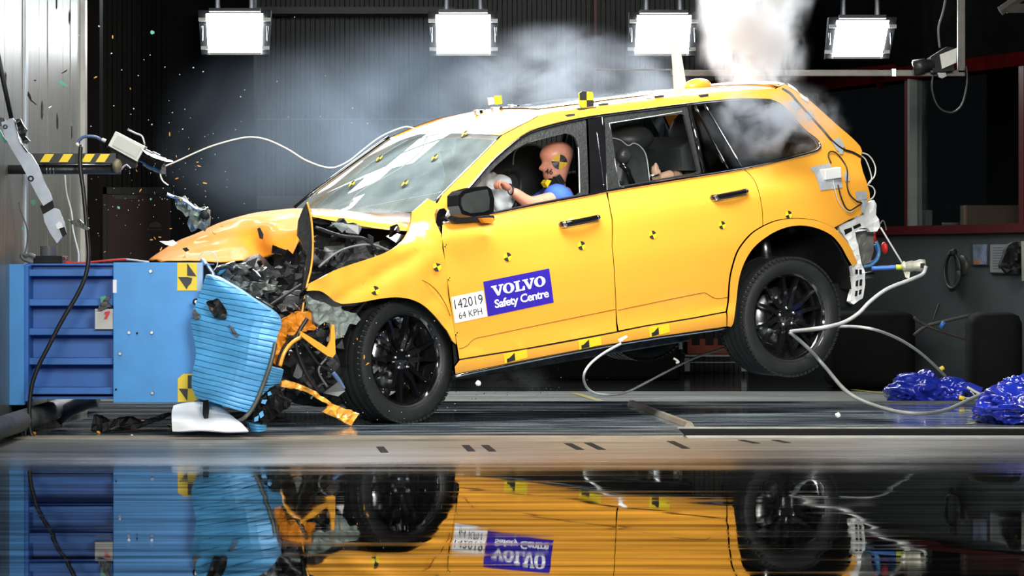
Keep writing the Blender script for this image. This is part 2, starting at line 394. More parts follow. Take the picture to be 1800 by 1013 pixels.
# strip with anchor slots, cut as gaps between blocks: modelled as slab + thin dark recess bars
DARKV = mat('slot_shadow_void', (0.004, 0.004, 0.004), 0.9, var=0.1)
for i, (a, b) in enumerate([((668, 786), (676, 796)), ((818, 783), (829, 794)), ((852, 783), (866, 794)), ((998, 780), (1020, 791)), ((1033, 779), (1058, 791)), ((1178, 776), (1206, 789)), ((1303, 774), (1330, 780)), ((1362, 774), (1384, 779)), ((1100, 773), (1130, 774))][:8]):
    A = Wf(*a); B = Wf(*b); w = 0.02
    g = G(); g.add([(A.x - w, A.y, .002), (A.x + w, A.y, .002), (B.x + w, B.y, .002), (B.x - w, B.y, .002), (A.x - w, A.y, -.05), (A.x + w, A.y, -.05), (B.x + w, B.y, -.05), (B.x - w, B.y, -.05)],
          [(0, 1, 2, 3), (4, 7, 6, 5), (0, 4, 5, 1), (1, 5, 6, 2), (2, 6, 7, 3), (3, 7, 4, 0)])
    o = g.obj('anchor_slot', DARKV); tag(o, 'short slanted dark anchor slot cut in the pale concrete strip before the car', 'slot', 'anchor slots in the concrete strip'); o['kind'] = 'structure'
xe = Wf(1200, 762).x
struct(slab('trim_2', -6, xe, Y2, Y3, -0.2, 0.0, FL_TRACK))
struct(slab('trim_3', -6, xe - .02, Y2 - .05, Y2 + .12, -0.19, 0.008, RAIL))
struct(slab('trim_4', -6, 8, Y3, Y4, -0.2, 0.002, FL_TRACK))
struct(slab('trim_5', xe, 8, Y2, Y3, -0.6, -0.45, DARKV))
struct(slab('trim_6', xe, 8, Y2 - .01, Y2 + .2, -0.2, 0.004, mat('pale_gap_edge', (0.42, 0.43, 0.4), 0.5, var=0.2)))
struct(slab('trim_7', xe, 8, Y3 - .03, Y3 - .001, -0.6, -0.004, DARKV))  # black sheet added for the shade on the gap's rear wall
struct(slab('trim_34', xe, 8, Y3 - .02, Y3 + .03, -0.003, 0.005, mat('slot_rear_edge', (0.3, 0.32, 0.28), 0.5, var=0.3)))
# joint beam crossing the track diagonally
a, b = Wf(1110, 712), Wf(1212, 752)
g = G(); g.tube([(a.x, a.y, .004), (b.x, b.y, .004)], 0.03, n=6); struct(g.obj('trim_8', mat('steel_joint', (0.25, 0.23, 0.19), 0.4, 0.3, var=0.2)))
struct(slab('trim_9', -6, 8, Y4, Y5, -0.2, 0.001, FL_PALE))
struct(slab('trim_10', -6, 8, Y4 - .05, Y4 + .04, -0.19, 0.012, mat('track_rear_edge', (0.07, 0.07, 0.06), 0.5, var=0.3)))
struct(slab('trim_11', -8, 10, Y5, 32, -0.2, 0.0, FL_BACK))
YL = mat('yellow_floor_line', (0.4, 0.33, 0.03), 0.5, var=0.4, vscale=9)
def fline(p, q, w=.03):
    a, b = Wf(*p), Wf(*q); d = (b - a).normalized(); n = Vector((-d.y, d.x, 0)) * w
    g = G(); g.add([a - n + Vector((0, 0, .004)), b - n + Vector((0, 0, .004)), b + n + Vector((0, 0, .004)), a + n + Vector((0, 0, .004))], [(0, 1, 2, 3)]); return g
struct(fline((1010, 692), (1056, 706)).obj('trim_12', YL))
struct(fline((1500, 686), (1568, 694)).obj('trim_13', YL))
struct(fline((1702, 746), (1728, 743), .02).obj('trim_14', YL))
struct(fline((300, 753), (1190, 740), .006).obj('trim_15', mat('thin_floor_joint', (0.02, 0.02, 0.02), 0.5, var=0.2)))

# left impact block: its side face recedes from the barrier
BX = -2.76
BLOCKM = mat('block_planking', (0.12, 0.125, 0.10), 0.33, 0.0, spec=0.6, var=0.3, vscale=2.2, stretch=(9, 9, 0.6), bump=0.15, bscale=16)
g = G(); yy = 12.0
while yy < 20.75:
    w = 0.33
    g.box((BX - 0.6, yy + .004, 0), (BX + (0.0 if int(yy * 10) % 2 else 0.004), min(yy + w, 20.8) - .004, 4.5)); yy += w
struct(g.obj('wall_left', BLOCKM))
struct(slab('trim_16', BX - .02, BX + .012, 18.35, 18.42, 0, 4.5, mat('pale_metal_strip', (0.4, 0.45, 0.48), 0.3, 0.5, var=0.1)))
struct(slab('trim_17', BX - 0.6, BX + .03, 20.74, 20.84, 0, 4.5, mat('block_corner_angle', (0.3, 0.3, 0.27), 0.4, 0.3, var=0.2)))
# bolt slots in the planking
for (px, py) in [(98, 5), (122, 30), (73, 193), (100, 213), (124, 230), (8, 140)]:
    y = BX / ((px - 900) / F); z = H - (py - YH) / F * y
    o = G().blob((BX + .004, y, z), (.008, .014, .055), 0.25, 2, 1, px).obj('bolt_slot', MBLACK); tag(o, 'small dark upright slot in the pale planking of the left block', 'slot', 'slots in the left planking'); o['kind'] = 'structure'

# back wall of upright ribbed sheet
YB = 28.0
RIB = mat('ribbed_sheet', (0.022, 0.03, 0.029), 0.5, 0.0, spec=0.3, var=0.12, vscale=3)
RIBD = mat('ribbed_sheet_dark', (0.018, 0.02, 0.017), 0.6, 0.0, spec=0.2, var=0.15, vscale=3)
def ribs(name, px0, px1, z0, z1, m, Y=YB, pitch=0.085):
    x0 = (px0 - 900) / F * Y; x1 = (px1 - 900) / F * Y; V = []; x = x0
    while x < x1:
        for dx, dy in ((0, 0), (.42, 0), (.5, .028), (.92, .028)):
            V.append((x + dx * pitch, Y - dy))
        x += pitch
    g = G(); n = len(V)
    g.add([(a, b, z0) for a, b in V] + [(a, b, z1) for a, b in V], [(i, i + 1, i + 1 + n, i + n) for i in range(n - 1)])
    return struct(g.obj(name, m))
ribs('wall_back', 60, 330, 0, 6, RIBD)
ribs('wall_back', 330, 1440, 0, 6, RIB)
BOARD = mat('painted_rail_board', (0.04, 0.052, 0.052), 0.5, var=0.12)
def yb(py, Y=YB): return H - (py - YH) / F * Y
def xb(px, Y=YB): return (px - 900) / F * Y
def bslab(name, px0, px1, py0, py1, m, Y=YB - .09, d=.06):
    return struct(slab(name, xb(px0, Y), xb(px1, Y), Y, Y + d, yb(py1, Y), yb(py0, Y), m))
bslab('trim_18', 446, 1000, 208, 212, BOARD)
bslab('trim_19', 446, 1000, 345, 368, BOARD)
bslab('trim_20', 446, 450, 208, 470, BOARD)
bslab('trim_21', 400, 800, 12, 24, mat('overhead_girder', (0.02, 0.021, 0.02), 0.5, var=0.2), YB - .5, .3)
bslab('trim_22', 300, 446, -300, 640, mat('black_steel_column', (0.002, 0.0024, 0.003), 0.8, spec=.08, var=0.3), 25.2, .3)
bslab('trim_23', 146, 175, -300, 640, mat('dark_brown_column', (0.007, 0.005, 0.004), 0.7, spec=.1, var=0.2), 24.5, .2)
bslab('trim_24', 1044, 1049, -200, 470, mat('thin_red_pipe', (0.12, 0.03, 0.02), 0.5, var=0.2), YB - .2, .05)
# maroon door with its frame
FRM = mat('door_frame_paint', (0.03, 0.036, 0.03), 0.5, var=0.2)
dr = slab('door_1', xb(192), xb(346), YB - .14, YB - .08, 0, yb(342), MAROON); struct(dr)
struct(slab('trim_25', xb(180), xb(192), YB - .17, YB - .04, 0, yb(330), FRM))
struct(slab('trim_26', xb(346), xb(361), YB - .17, YB - .04, 0, yb(330), FRM))
struct(slab('trim_27', xb(180), xb(361), YB - .17, YB - .04, yb(342), yb(330), FRM))
o = slab('door_plate', xb(205), xb(244), YB - .15, YB - .14, yb(351), yb(344), mat('dull_plate', (0.1, 0.1, 0.09), 0.5, var=0.1)); tag(o, 'narrow dull name plate at the top of the maroon door', 'sign')
# half-disc emblem and a line of lettering
g = G(); c = W(273, 400, YB - .145); n = 14; g.add([c] + [c + Vector((math.cos(math.pi * i / n) * .055, 0, math.sin(math.pi * i / n) * .05)) for i in range(n + 1)], [(0, i + 1, i + 2) for i in range(n)])
for i in range(9): g.box((c.x - .068 + i * .015, c.y - .002, c.z - .024), (c.x - .068 + i * .015 + .01, c.y, c.z - .024 + (.012 if i % 3 else .015)))
tag(g.obj('emblem', mat('pale_emblem', (0.2, 0.17, 0.15), 0.5, var=0.1)), 'pale half-disc emblem over a short line of lettering on the maroon door', 'emblem')

# ceiling over the hall
struct(slab('ceiling', -8, 10, 8, 32, 6.0, 6.2, mat('dark_roof_sheet', (0.01, 0.011, 0.011), 0.7, var=0.2)))

# observation room wall on the right, running from the back wall towards the camera
PA, PB = Vector((2.03, 28.0, 0)), Vector((5.0, 19.3, 0)); WD = (PB - PA).normalized(); WN = Vector((WD.y, -WD.x, 0)); 
if WN.y > 0: WN = -WN
def onwall(px, py=YH, off=0.0):
    dx = (px - 900) / F; A = PA + WN * off
    t = (dx * A.y - A.x) / (WD.x - dx * WD.y); p = A + WD * t
    return Vector((p.x, p.y, H - (py - YH) / F * p.y))
def wallbox(name, s0, s1, z0, z1, t0, t1, m, parent=None):
    g = G(); P = [];
    for (s, t) in ((s0, t0), (s1, t0), (s1, t1), (s0, t1)):
        for z in (z0, z1): p = PA + WD * s + WN * t; P.append((p.x, p.y, z))
    g.add(P, [(0, 2, 3, 1), (2, 4, 5, 3), (4, 6, 7, 5), (6, 0, 1, 7), (1, 3, 5, 7), (0, 6, 4, 2)]); return g.obj(name, m, parent)
def sw(px): p = onwall(px); return (p - PA).dot(WD)
GW = mat('grey_block_wall', (0.045, 0.055, 0.056), 0.6, var=0.12, vscale=2.5, bump=0.2, bscale=20)
sill, head = 1.187, 2.36
struct(wallbox('wall_right', 0, 9.2, 0, sill - .02, -.2, 0, GW))
struct(wallbox('trim_28', 0, 9.2, sill - .02, sill + .045, -.22, .05, DRED))
struct(wallbox('trim_29', 0, 9.2, head, head + .10, -.2, .04, mat('dim_red_beam', (0.03, 0.002, 0.002), 1.0, spec=0.0, var=0.3)))
struct(wallbox('trim_30', 0, 9.2, head + .1, 4.5, -.2, 0, mat('dark_upper_wall', (0.003, 0.0035, 0.003), 1.0, spec=0.0, var=0.3)))
struct(wallbox('trim_31', sw(1596), sw(1603), sill, head, -.06, .03, DRED))
struct(wallbox('trim_32', sw(1604.5), sw(1608), sill, head, -.06, .045, mat('grey_window_post', (0.2, 0.22, 0.21), 0.4, 0.3, var=0.1)))
struct(wallbox('trim_33', sw(1797), sw(1806), sill, head, -.06, .03, DRED))
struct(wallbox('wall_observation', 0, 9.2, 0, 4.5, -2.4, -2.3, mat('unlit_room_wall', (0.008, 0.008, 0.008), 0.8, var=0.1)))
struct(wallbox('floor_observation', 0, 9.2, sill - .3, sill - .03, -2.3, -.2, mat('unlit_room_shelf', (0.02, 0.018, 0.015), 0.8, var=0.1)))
struct(wallbox('window_1', sw(1325), sw(1596), sill + .045, head, -.03, -.02, glass('observation_glass', (0.8, 0.85, 0.85), 0.03, 0.05, 0.02)))
struct(wallbox('window_2', sw(1608), sw(1797), sill + .045, head, -.03, -.02, D.materials['observation_glass']))

# ------------------------------------------------------------------ the car
def hermite(tab):
    xs = [a for a, b in tab]; ys = [b for a, b in tab]; n = len(xs)
    d = [(ys[i + 1] - ys[i]) / (xs[i + 1] - xs[i]) for i in range(n - 1)]
    m = [d[0]] + [0 if d[i - 1] * d[i] <= 0 else 2 * d[i - 1] * d[i] / (d[i - 1] + d[i]) for i in range(1, n - 1)] + [d[-1]]
    def f(x):
        if x <= xs[0]: return ys[0] + m[0] * (x - xs[0])
        if x >= xs[-1]: return ys[-1] + m[-1] * (x - xs[-1])
        i = 0
        while x > xs[i + 1]: i += 1
        h = xs[i + 1] - xs[i]; t = (x - xs[i]) / h
        return (2 * t ** 3 - 3 * t * t + 1) * ys[i] + (t ** 3 - 2 * t * t + t) * h * m[i] + (-2 * t ** 3 + 3 * t * t) * ys[i + 1] + (t ** 3 - t * t) * h * m[i + 1]
    return f
PROF = hermite([(0.15, .86), (0.24, .915), (0.30, .942), (0.36, .950), (0.42, .944), (0.48, .948), (0.62, .960), (0.80, .968), (0.95, .960), (1.055, .948), (1.075, .938), (1.13, .905), (1.19, .868), (1.30, .828), (1.60, .705), (1.67, .668), (1.715, .60), (1.74, .50)])
def S(x, z):
    s = PROF(z)
    if x > 3.0: s -= 0.13 * ((x - 3.0) / .95) ** 2
    if x < 0.3: s -= 0.05 * ((0.3 - x) / .9) ** 2
    return s
def make_frame():
    y, p, r = R_(31), R_(7.3), R_(1.5)
    u = Vector((math.cos(y), math.sin(y), 0)); l = Vector((math.sin(y), -math.cos(y), 0)); k = Vector((0, 0, 1))
    u2 = u * math.cos(p) + k * math.sin(p); k2 = -u * math.sin(p) + k * math.cos(p)
    l2 = l * math.cos(r) - k2 * math.sin(r); k3 = l * math.sin(r) + k2 * math.cos(r)
    M = Matrix.Identity(4)
    for i in range(3): M[i][0] = u2[i]; M[i][1] = -l2[i]; M[i][2] = k3[i]
    P = W(1390, 556, 20.4); A = M.to_3x3() @ Vector((2.984, -.94, .28))
    M.translation = P - A; return M
CM = make_frame(); CI = CM.inverted(); CI3 = CI.to_3x3(); CAMC = CI @ Vector((0, 0, H))
car = empty('car', 'orange five-door SUV with crushed front and raised tail, its nose against the blue barrier', 'car', mw=CM)
PMW[car.name] = CM
def cray(px, py): return CI3 @ Vector(((px - 900) / F, 1, -(py - YH) / F))
def U(px, py):
    d = cray(px, py); t = 20.0
    for i in range(40):
        p = CAMC + d * t; t += (-S(p.x, p.z) - p.y) / d.y * .8
    p = CAMC + d * t; return (p.x, p.z)
def L(px, py, y):
    d = cray(px, py); t = (y - CAMC.y) / d.y; return CAMC + d * t
def nrm(x, z, sg=-1):
    e = .01; dx = (S(x + e, z) - S(x - e, z)) / (2 * e); dz = (S(x, z + e) - S(x, z - e)) / (2 * e)
    return Vector((-dx, sg, -dz)).normalized()
def inset(P, d):
    n = len(P); A = sum(P[i][0] * P[(i + 1) % n][1] - P[(i + 1) % n][0] * P[i][1] for i in range(n)); s = 1 if A > 0 else -1; out = []
    for i in range(n):
        a, b, c = Vector(P[i - 1]), Vector(P[i]), Vector(P[(i + 1) % n])
        e1 = (b - a).normalized(); e2 = (c - b).normalized(); nn = Vector((-e1.y - e2.y, e1.x + e2.x))
        if nn.length < .3: nn = Vector((-e1.y, e1.x)) * 2
        nn = nn.normalized() / max(.6, nn.length / 2); out.append(b + nn * d * s)
    return out
def panel(name, px, m, off=0.0, thick=.02, gap=.0025, step=.07, sides=(-1,), parent=car, xz=None, dent=None):
    P = xz or [U(*p) for p in px]
    if gap: P = inset(P, gap)
    V, Fc, B = gridpoly(P, step); res = []
    for sg in sides:
        f = lambda x, z: Vector((x, sg * (S(x, z) + off + (dent(x, z) if dent else 0)), z))
        N = None
        if not dent: N = [nrm(x, z, sg) for x, z in V]
        F2, B2 = (Fc, B) if sg < 0 else ([list(reversed(q)) for q in Fc], [(b, a) for a, b in B])
        o = shell(name, V, F2, B2, f, (0, -sg * thick, 0), m, parent, N)
        if dent: autosmooth(o, 50)
        res.append(o)
    return res[0]
def surf(x, z, off=0.0, sg=-1): return Vector((x, sg * (S(x, z) + off), z))
def quadmap(c):
    """c: four px corners tl,tr,br,bl -> function (s right, t down)"""
    q = [Vector(U(*p)) for p in c]
    return lambda s, t: (q[0] * (1 - s) + q[1] * s) * (1 - t) + (q[3] * (1 - s) + q[2] * s) * t

# --- traced outlines of the near side
ROCK_TOP = [(807, 632), (924, 613), (1085, 583), (1133, 573), (1218, 559), (1276, 548)]
P_FDOOR = [(777, 393), (868, 376.5), (940, 362), (1040, 343), (1066, 338), (1070, 354), (1073, 372), (1076, 433), (1081, 502), (1083, 546), (1085, 583), (1005, 598), (924, 613), (860, 623), (807, 632), (804, 612), (798, 578), (790, 524), (784, 480), (776, 420)]
def sp(pts, n=4): return [(p.x, p.y) for p in spline([Vector((a, b, 0)) for a, b in pts], n)]
ARC_F = sp([(1341, 397), (1322, 409), (1306, 426), (1294, 445), (1285, 474), (1281, 498), (1279, 530), (1276, 548)])     # shared with the door
ARC_B = sp([(1341, 397), (1360, 389), (1380, 385), (1400, 384), (1425, 386), (1443, 390.5), (1466, 401)])
DOOR_R = sp([(1308, 297.7), (1318, 307), (1327, 319), (1334, 338), (1338, 357), (1340.5, 376), (1341, 397)])
P_RDOOR = [(1068, 337.5), (1180, 318.5)] + DOOR_R + ARC_F[1:] + [(1218, 559), (1133, 573), (1087, 582), (1083, 546), (1081, 502), (1076, 433), (1073, 370), (1070, 353)]
P_QUART = [(1352, 288.5), (1390, 279), (1424, 270.5), (1437, 266), (1442, 258), (1437, 246), (1413, 228), (1390, 202), (1367, 180), (1356, 175), (1362, 156), (1379, 147), (1401, 159), (1421, 174), (1470, 218)] + sp([(1470, 218), (1499, 243), (1512, 257), (1515.5, 266)])[1:] + [(1513, 285), (1517, 302), (1523, 318), (1529, 339.5), (1529, 349), (1522, 366), (1515, 377), (1490, 388)] + ARC_B[::-1] + DOOR_R[::-1][1:]
P_LIP = ARC_F[::-1] + ARC_B[1:] + sp([(1466, 401), (1480, 416), (1493, 433), (1502, 453), (1506, 464)])[1:] + sp([(1496, 468), (1487, 453), (1476, 433), (1459, 414), (1433, 401.5), (1405, 397), (1378, 401), (1350, 414), (1323, 436), (1306, 464), (1297, 494), (1292.5, 532.6), (1288, 566), (1283, 575.5)]) + [(1276, 574)]
P_ROCK = [(807, 633), (924, 614), (1005, 599), (1085, 584), (1133, 574), (1218, 560), (1276, 549), (1277, 574.5), (1160, 591), (1060, 607), (930, 632), (799.5, 658.5), (798, 645)]
P_FEND = [(751, 349), (768, 357.5), (766, 379), (766, 394), (775, 412), (777, 437), (783, 464), (788, 493), (792, 521), (796, 551), (798.5, 580), (801, 606), (794, 600), (786, 582)] + sp([(778, 572), (765, 556), (747, 538.5), (724, 527), (695.5, 523), (665, 526), (631, 532), (603, 534.6)], 3) + sp([(600, 534.4), (589, 529.6), (578, 521), (566, 513), (552, 511), (539, 512)], 3) + sp([(543.7, 499), (570, 485), (597, 472), (655.5, 453), (685, 441), (706, 425.5), (716, 410), (721.6, 394), (723.6, 373)], 3) + [(737, 361)]
P_APIL = [(768, 357.5), (780, 338.5), (830, 290), (873, 247), (882, 238.5), (919, 219), (947, 204), (974, 196), (1019, 190), (1052, 186), (1099, 179), (1141, 174), (1197, 167), (1280, 160), (1340, 156), (1362, 155), (1358, 174.5), (1343, 173), (1300, 172.5), (1238, 178), (1141, 190), (1040, 203), (980, 214), (930, 229), (897, 251.5), (863, 281.5), (830, 320), (790, 365), (776, 390), (766, 379)]
panel('front_door', P_FDOOR, ORANGE)
panel('rear_door', P_RDOOR, ORANGE)
panel('rear_quarter_panel', P_QUART, ORANGE, gap=.002)
panel('wheel_arch_trim', P_LIP, ORANGE, off=.012, gap=.002, thick=.03)
panel('rocker_panel', P_ROCK, ORANGE, off=.004)
panel('roof_side_rail', P_APIL, ORANGE, gap=0.0, off=.002, sides=(-1, 1))
def fdent(x, z):
    return .018 * noise.noise(Vector((x * 3.2, z * 3.5, 1))) + .010 * noise.noise(Vector((x * 8, z * 8, 4))) - .012 * max(0, 1 - abs(z - .99 - (x - .3) * .35) / .05) * (x < .35)
fend = panel('front_fender', P_FEND, ORANGE, gap=.001, thick=.012, step=.03, dent=fdent)
# mirrored far side (seen through the windows and from the side)
panel('far_door', P_FDOOR, ORANGE, sides=(1,)); panel('far_door', P_RDOOR, ORANGE, sides=(1,)); panel('far_quarter_panel', P_QUART, ORANGE, sides=(1,))
panel('far_rocker', P_ROCK, ORANGE, sides=(1,))
# creases: lower trim line of both doors as a recessed dark bead
def bead(name, px, r, m, off=0.0, dense=6, parent=car, lin=False):
    P = [Vector((*p, 0)) for p in px]; P = spline(P, dense) if not lin else P
    Q = []
    for p in P: x, z = U(p.x, p.y); Q.append(surf(x, z, off))
    g = G(); g.tube(Q, r, n=6); o = g.obj(name, m, None); o.parent = car
    # g is in local coords already: undo recentering
    return o
def ltube(name, pts, r, m, n=8, parent=car):
    g = G().tube(pts, r, n=n); return lobj(g, name, m, parent, True)
def lobj(g, name, m, parent=car, smooth=False):
    o = mesh(name, g.v, g.f, m, parent, smooth, local=True)
    if isinstance(m, (list, tuple)): o.data.polygons.foreach_set('material_index', g.mi)
    return o
def bead(name, px, r, m, off=0.0, dense=6, parent=car, n=6):
    P = spline([Vector((*p, 0)) for p in px], dense) if dense > 1 else [Vector((*p, 0)) for p in px]
    Q = [surf(*U(p.x, p.y), off) for p in P]
    return lobj(G().tube(Q, r, n=n), name, m, parent, True)
LINE = mat('panel_line_dark', (0.16, 0.05, 0.004), 0.6, var=0.05)
bead('door_crease', [(807, 613), (813, 612), (822, 607), (834, 596), (860, 590), (950, 571), (1082, 544)], .0022, LINE, 0.0, 3)
bead('door_crease', [(1086, 545.5), (1160, 530), (1230, 516), (1240, 515.5), (1252, 522.5), (1262, 525), (1279, 522.7)], .0022, LINE, 0.0, 3)
bead('fender_crease', [(705, 490), (740, 492), (765, 508), (782, 532), (792, 556)], .002, LINE, -0.002, 5)
# chrome / dark strip beneath the rocker
bead('rocker_chrome_strip', [(800, 661), (930, 634.5), (1060, 609.5), (1160, 593), (1277, 577)], .011, CHROME, .002, 6)
bead('sill_gap_line', [(808, 633), (860, 624.5), (924, 614.5), (1005, 600), (1085, 584.5), (1133, 574.5), (1218, 560.5), (1275, 549.5)], .0035, BLACKM, .001, 4)  # black bead drawn in for the shade of the rocker gap
# window chrome
bead('window_chrome_strip', [(777, 392), (868, 375), (940, 360.5), (1040, 342), (1066, 336.5), (1180, 317.5), (1308, 296.5), (1390, 278), (1428, 268), (1439, 262), (1441, 256), (1434, 245), (1412, 228), (1390, 203.5), (1367, 181.5), (1343, 176), (1300, 175), (1238, 180), (1141, 192), (1040, 205.5), (980, 217.5), (930, 232.5), (897, 255), (863, 285), (830, 323.5), (790, 368.5), (778, 391)], .0085, CHROME, .004, 3)
# black window frames with openings, B pillar
def ring(name, outer, inner, m, off=0.0, thick=.02, sides=(-1, 1)):
    """frame between an outer and an inner outline, each resampled to the same count"""
    def res(P, n=72):
        P = [Vector((*p, 0)) for p in P]; P.append(P[0]); ln = [0]
        for a, b in zip(P, P[1:]): ln.append(ln[-1] + (b - a).length)
        out = []
        for i in range(n):
            d = ln[-1] * i / n; k = max(j for j in range(len(P) - 1) if ln[j] <= d); t = (d - ln[k]) / max(1e-6, ln[k + 1] - ln[k]); out.append(P[k].lerp(P[k + 1], t))
        return out
    A = [U(p.x, p.y) for p in res(outer)]; Bq = [U(p.x, p.y) for p in res(inner)]; n = len(A)
    for sg in sides:
        g = G(); vs = [surf(x, z, off, sg) for x, z in A] + [surf(x, z, off, sg) for x, z in Bq] + [surf(x, z, off - thick, sg) for x, z in A] + [surf(x, z, off - thick, sg) for x, z in Bq]
        fs = []
        for i in range(n):
            j = (i + 1) % n; fs += [(i, j, n + j, n + i), (n + i, n + j, 3 * n + j, 3 * n + i), (2 * n + i, 3 * n + i, 3 * n + j, 2 * n + j), (i, 2 * n + i, 2 * n + j, j)]
        g.add(vs, fs); o = lobj(g, name, m)
        autosmooth(o, 40)
O_FWIN = [(779, 391), (868, 374.5), (940, 360), (1036, 342), (1031, 207), (980, 219), (930, 234), (897, 257), (863, 287), (830, 325), (790, 370)]
I_FWIN = [(806, 383), (868, 373), (940, 358), (1021, 342), (1019, 262), (1013, 242), (1004, 236), (993, 234), (930, 250), (903, 265), (872, 292), (836, 330), (815, 358)]
ring('window_frame', O_FWIN, I_FWIN, BLACKP, -.006)
bead('window_seal', [(1021, 342), (1019, 262), (1014, 243), (1004, 235.5), (993, 234), (930, 250)], .004, OFFW, -.012, 4)
O_RWIN = [(1066, 334), (1140, 321), (1234, 305.5), (1208, 184), (1141, 194), (1063, 205)]
I_RWIN = [(1090, 328), (1140, 319), (1229, 303), (1203, 200), (1141, 207), (1074, 217)]
ring('window_frame', O_RWIN, I_RWIN, BLACKP, -.006)
bead('window_seal', [(1090, 327), (1083, 290), (1072, 217), (1140, 206), (1200, 196)], .003, OFFW, -.008, 1)
panel('door_pillar_cover', [(1032, 207), (1062, 205), (1066, 335.5), (1037, 341)], BLACKG, off=.001, gap=.001, sides=(-1, 1))
bead('pillar_gap', [(1058, 206), (1067, 334)], .002, OFFW, .003, 1)
bead('pillar_gap', [(1049, 232), (1053, 262), (1058, 300), (1061, 328)], .0018, CHROME, .002, 4)
P_QG = [(1211, 184.5), (1238, 181), (1300, 177), (1343, 178), (1364, 183), (1388, 205), (1410, 229), (1432, 247), (1437, 257), (1434, 262), (1424, 267), (1390, 276.5), (1308, 294.5), (1238, 305)]
panel('quarter_window', P_QG, TINT, off=-.006, thick=.004, gap=.001, sides=(-1, 1))
bead('window_divider', [(1212, 186), (1238, 303)], .012, BLACKG, -.004, 1)
bead('window_divider', [(1238, 181), (1270, 235), (1304, 293)], .003, CHROME, .0, 3)
bead('window_divider', [(1222, 184), (1250, 240), (1281, 297)], .007, BLACKG, -.002, 3)

# dark inner structure below the belt and inside the panels
INNER = [(779, 395), (1066, 340), (1308, 300), (1440, 268), (1513, 290), (1525, 345), (1466, 398), (1443, 387), (1400, 381), (1360, 386), (1322, 405), (1300, 425), (1284, 455), (1275, 500), (1270, 572), (1060, 603), (930, 628), (802, 652)]
panel('inner_body_side', INNER, BLACKM, off=-.03, thick=.02, gap=0, sides=(-1, 1))
g = G().box((.72, -.78, .24), (3.6, .78, .42), bev=.02); lobj(g, 'floor_pan', BLACKM)
g = G()
for y in (-.45, .45): g.box((.7, y - .06, .17), (2.5, y + .06, .26), bev=.01)
g.box((2.7, -.7, .22), (3.3, .7, .34), bev=.03); g.tube([(2.2, .2, .2), (2.6, .25, .19), (3.3, .3, .3), (3.9, .45, .36)], .05)
lobj(g, 'underbody_frame', DSTEEL)
# wheel wells
g = G().lathe([(.47, .30), (.485, 0.0), (.47, -.35), (.1, -.36)], n=30, arc=(-2, 182), M=Matrix.Translation((3.02, -.62, .40)))
lobj(g, 'wheel_well_liner', BLACKM, smooth=True)
g = G().lathe([(.43, .28), (.44, 0.0), (.42, -.35), (.1, -.36)], n=30, arc=(-2, 182), M=Matrix.Translation((.27, -.60, .42)))
lobj(g, 'wheel_well_liner', BLACKM, smooth=True)

# --- roof
RAILPX = [(882, 238.5), (919, 219), (947, 204), (974, 196), (1019, 190), (1052, 186), (1099, 179), (1141, 174), (1197, 167), (1280, 160), (1340, 156), (1366, 155)]
RAIL = [(U(*p)) for p in RAILPX]
def roof_pt(i, t):           # t -1..1 across
    x, z = RAIL[i]; s = S(x, z); f = i / (len(RAIL) - 1)
    bow = .07 * (1 - t * t) * (1 - f) ** 3
    return Vector((x - bow + .02, s * t, z + .028 * (1 - abs(t) ** 2.6) - .004))
nt_ = 25; RR = []
dense = []
for i in range(len(RAIL) - 1):
    for k in range(3): dense.append((i, k / 3))
dense.append((len(RAIL) - 2, 1.0))
g = G(); vs = []
for (i, k) in dense:
    for j in range(nt_):
        t = -1 + 2 * j / (nt_ - 1); vs.append(roof_pt(i, t).lerp(roof_pt(i + 1, t), k))
fs = [(a * nt_ + b, a * nt_ + b + 1, (a + 1) * nt_ + b + 1, (a + 1) * nt_ + b) for a in range(len(dense) - 1) for b in range(nt_ - 1)]
n0 = len(vs); top = [tuple(reversed(f)) for f in fs]
def zoff(vs, d): return [v + Vector((0, 0, d)) for v in vs]
gr = G().add(vs, top).add(zoff(vs, -.03), fs)
roof = lobj(gr, 'roof', ORANGE, smooth=True)
ix = [k for k in range(len(dense)) if 9 <= k <= 24]
gg = G(); gv = []
for a in ix:
    for b in range(4, nt_ - 4): gv.append(vs[a * nt_ + b] + Vector((0, 0, .006)))
w_ = nt_ - 8
gf = [(a * w_ + b, (a + 1) * w_ + b, (a + 1) * w_ + b + 1, a * w_ + b + 1) for a in range(len(ix) - 1) for b in range(w_ - 1)]
lobj(gg.add(gv, gf), 'sunroof_glass', BLACKG, smooth=True)

# --- windscreen between the pillars
EDGE = [U(*p) for p in [(752, 372), (780, 340), (830, 291), (873, 248), (882, 239.5)]]
ws = []
for i, (x, z) in enumerate(EDGE):
    s = S(x, z) - .005; f = i / 4
    for j in range(21):
        t = -1 + j / 10; ws.append(Vector((x - (.13 * (1 - f) + .055 * f) * (1 - t * t), s * t, z + .03 * (1 - t * t) * f)))
wf = [(a * 21 + b, (a + 1) * 21 + b, (a + 1) * 21 + b + 1, a * 21 + b + 1) for a in range(4) for b in range(20)]
WSM = glass('pale_windscreen', (0.6, 0.66, 0.66), 0.006, 0.9, 0.10)
nt = WSM.node_tree
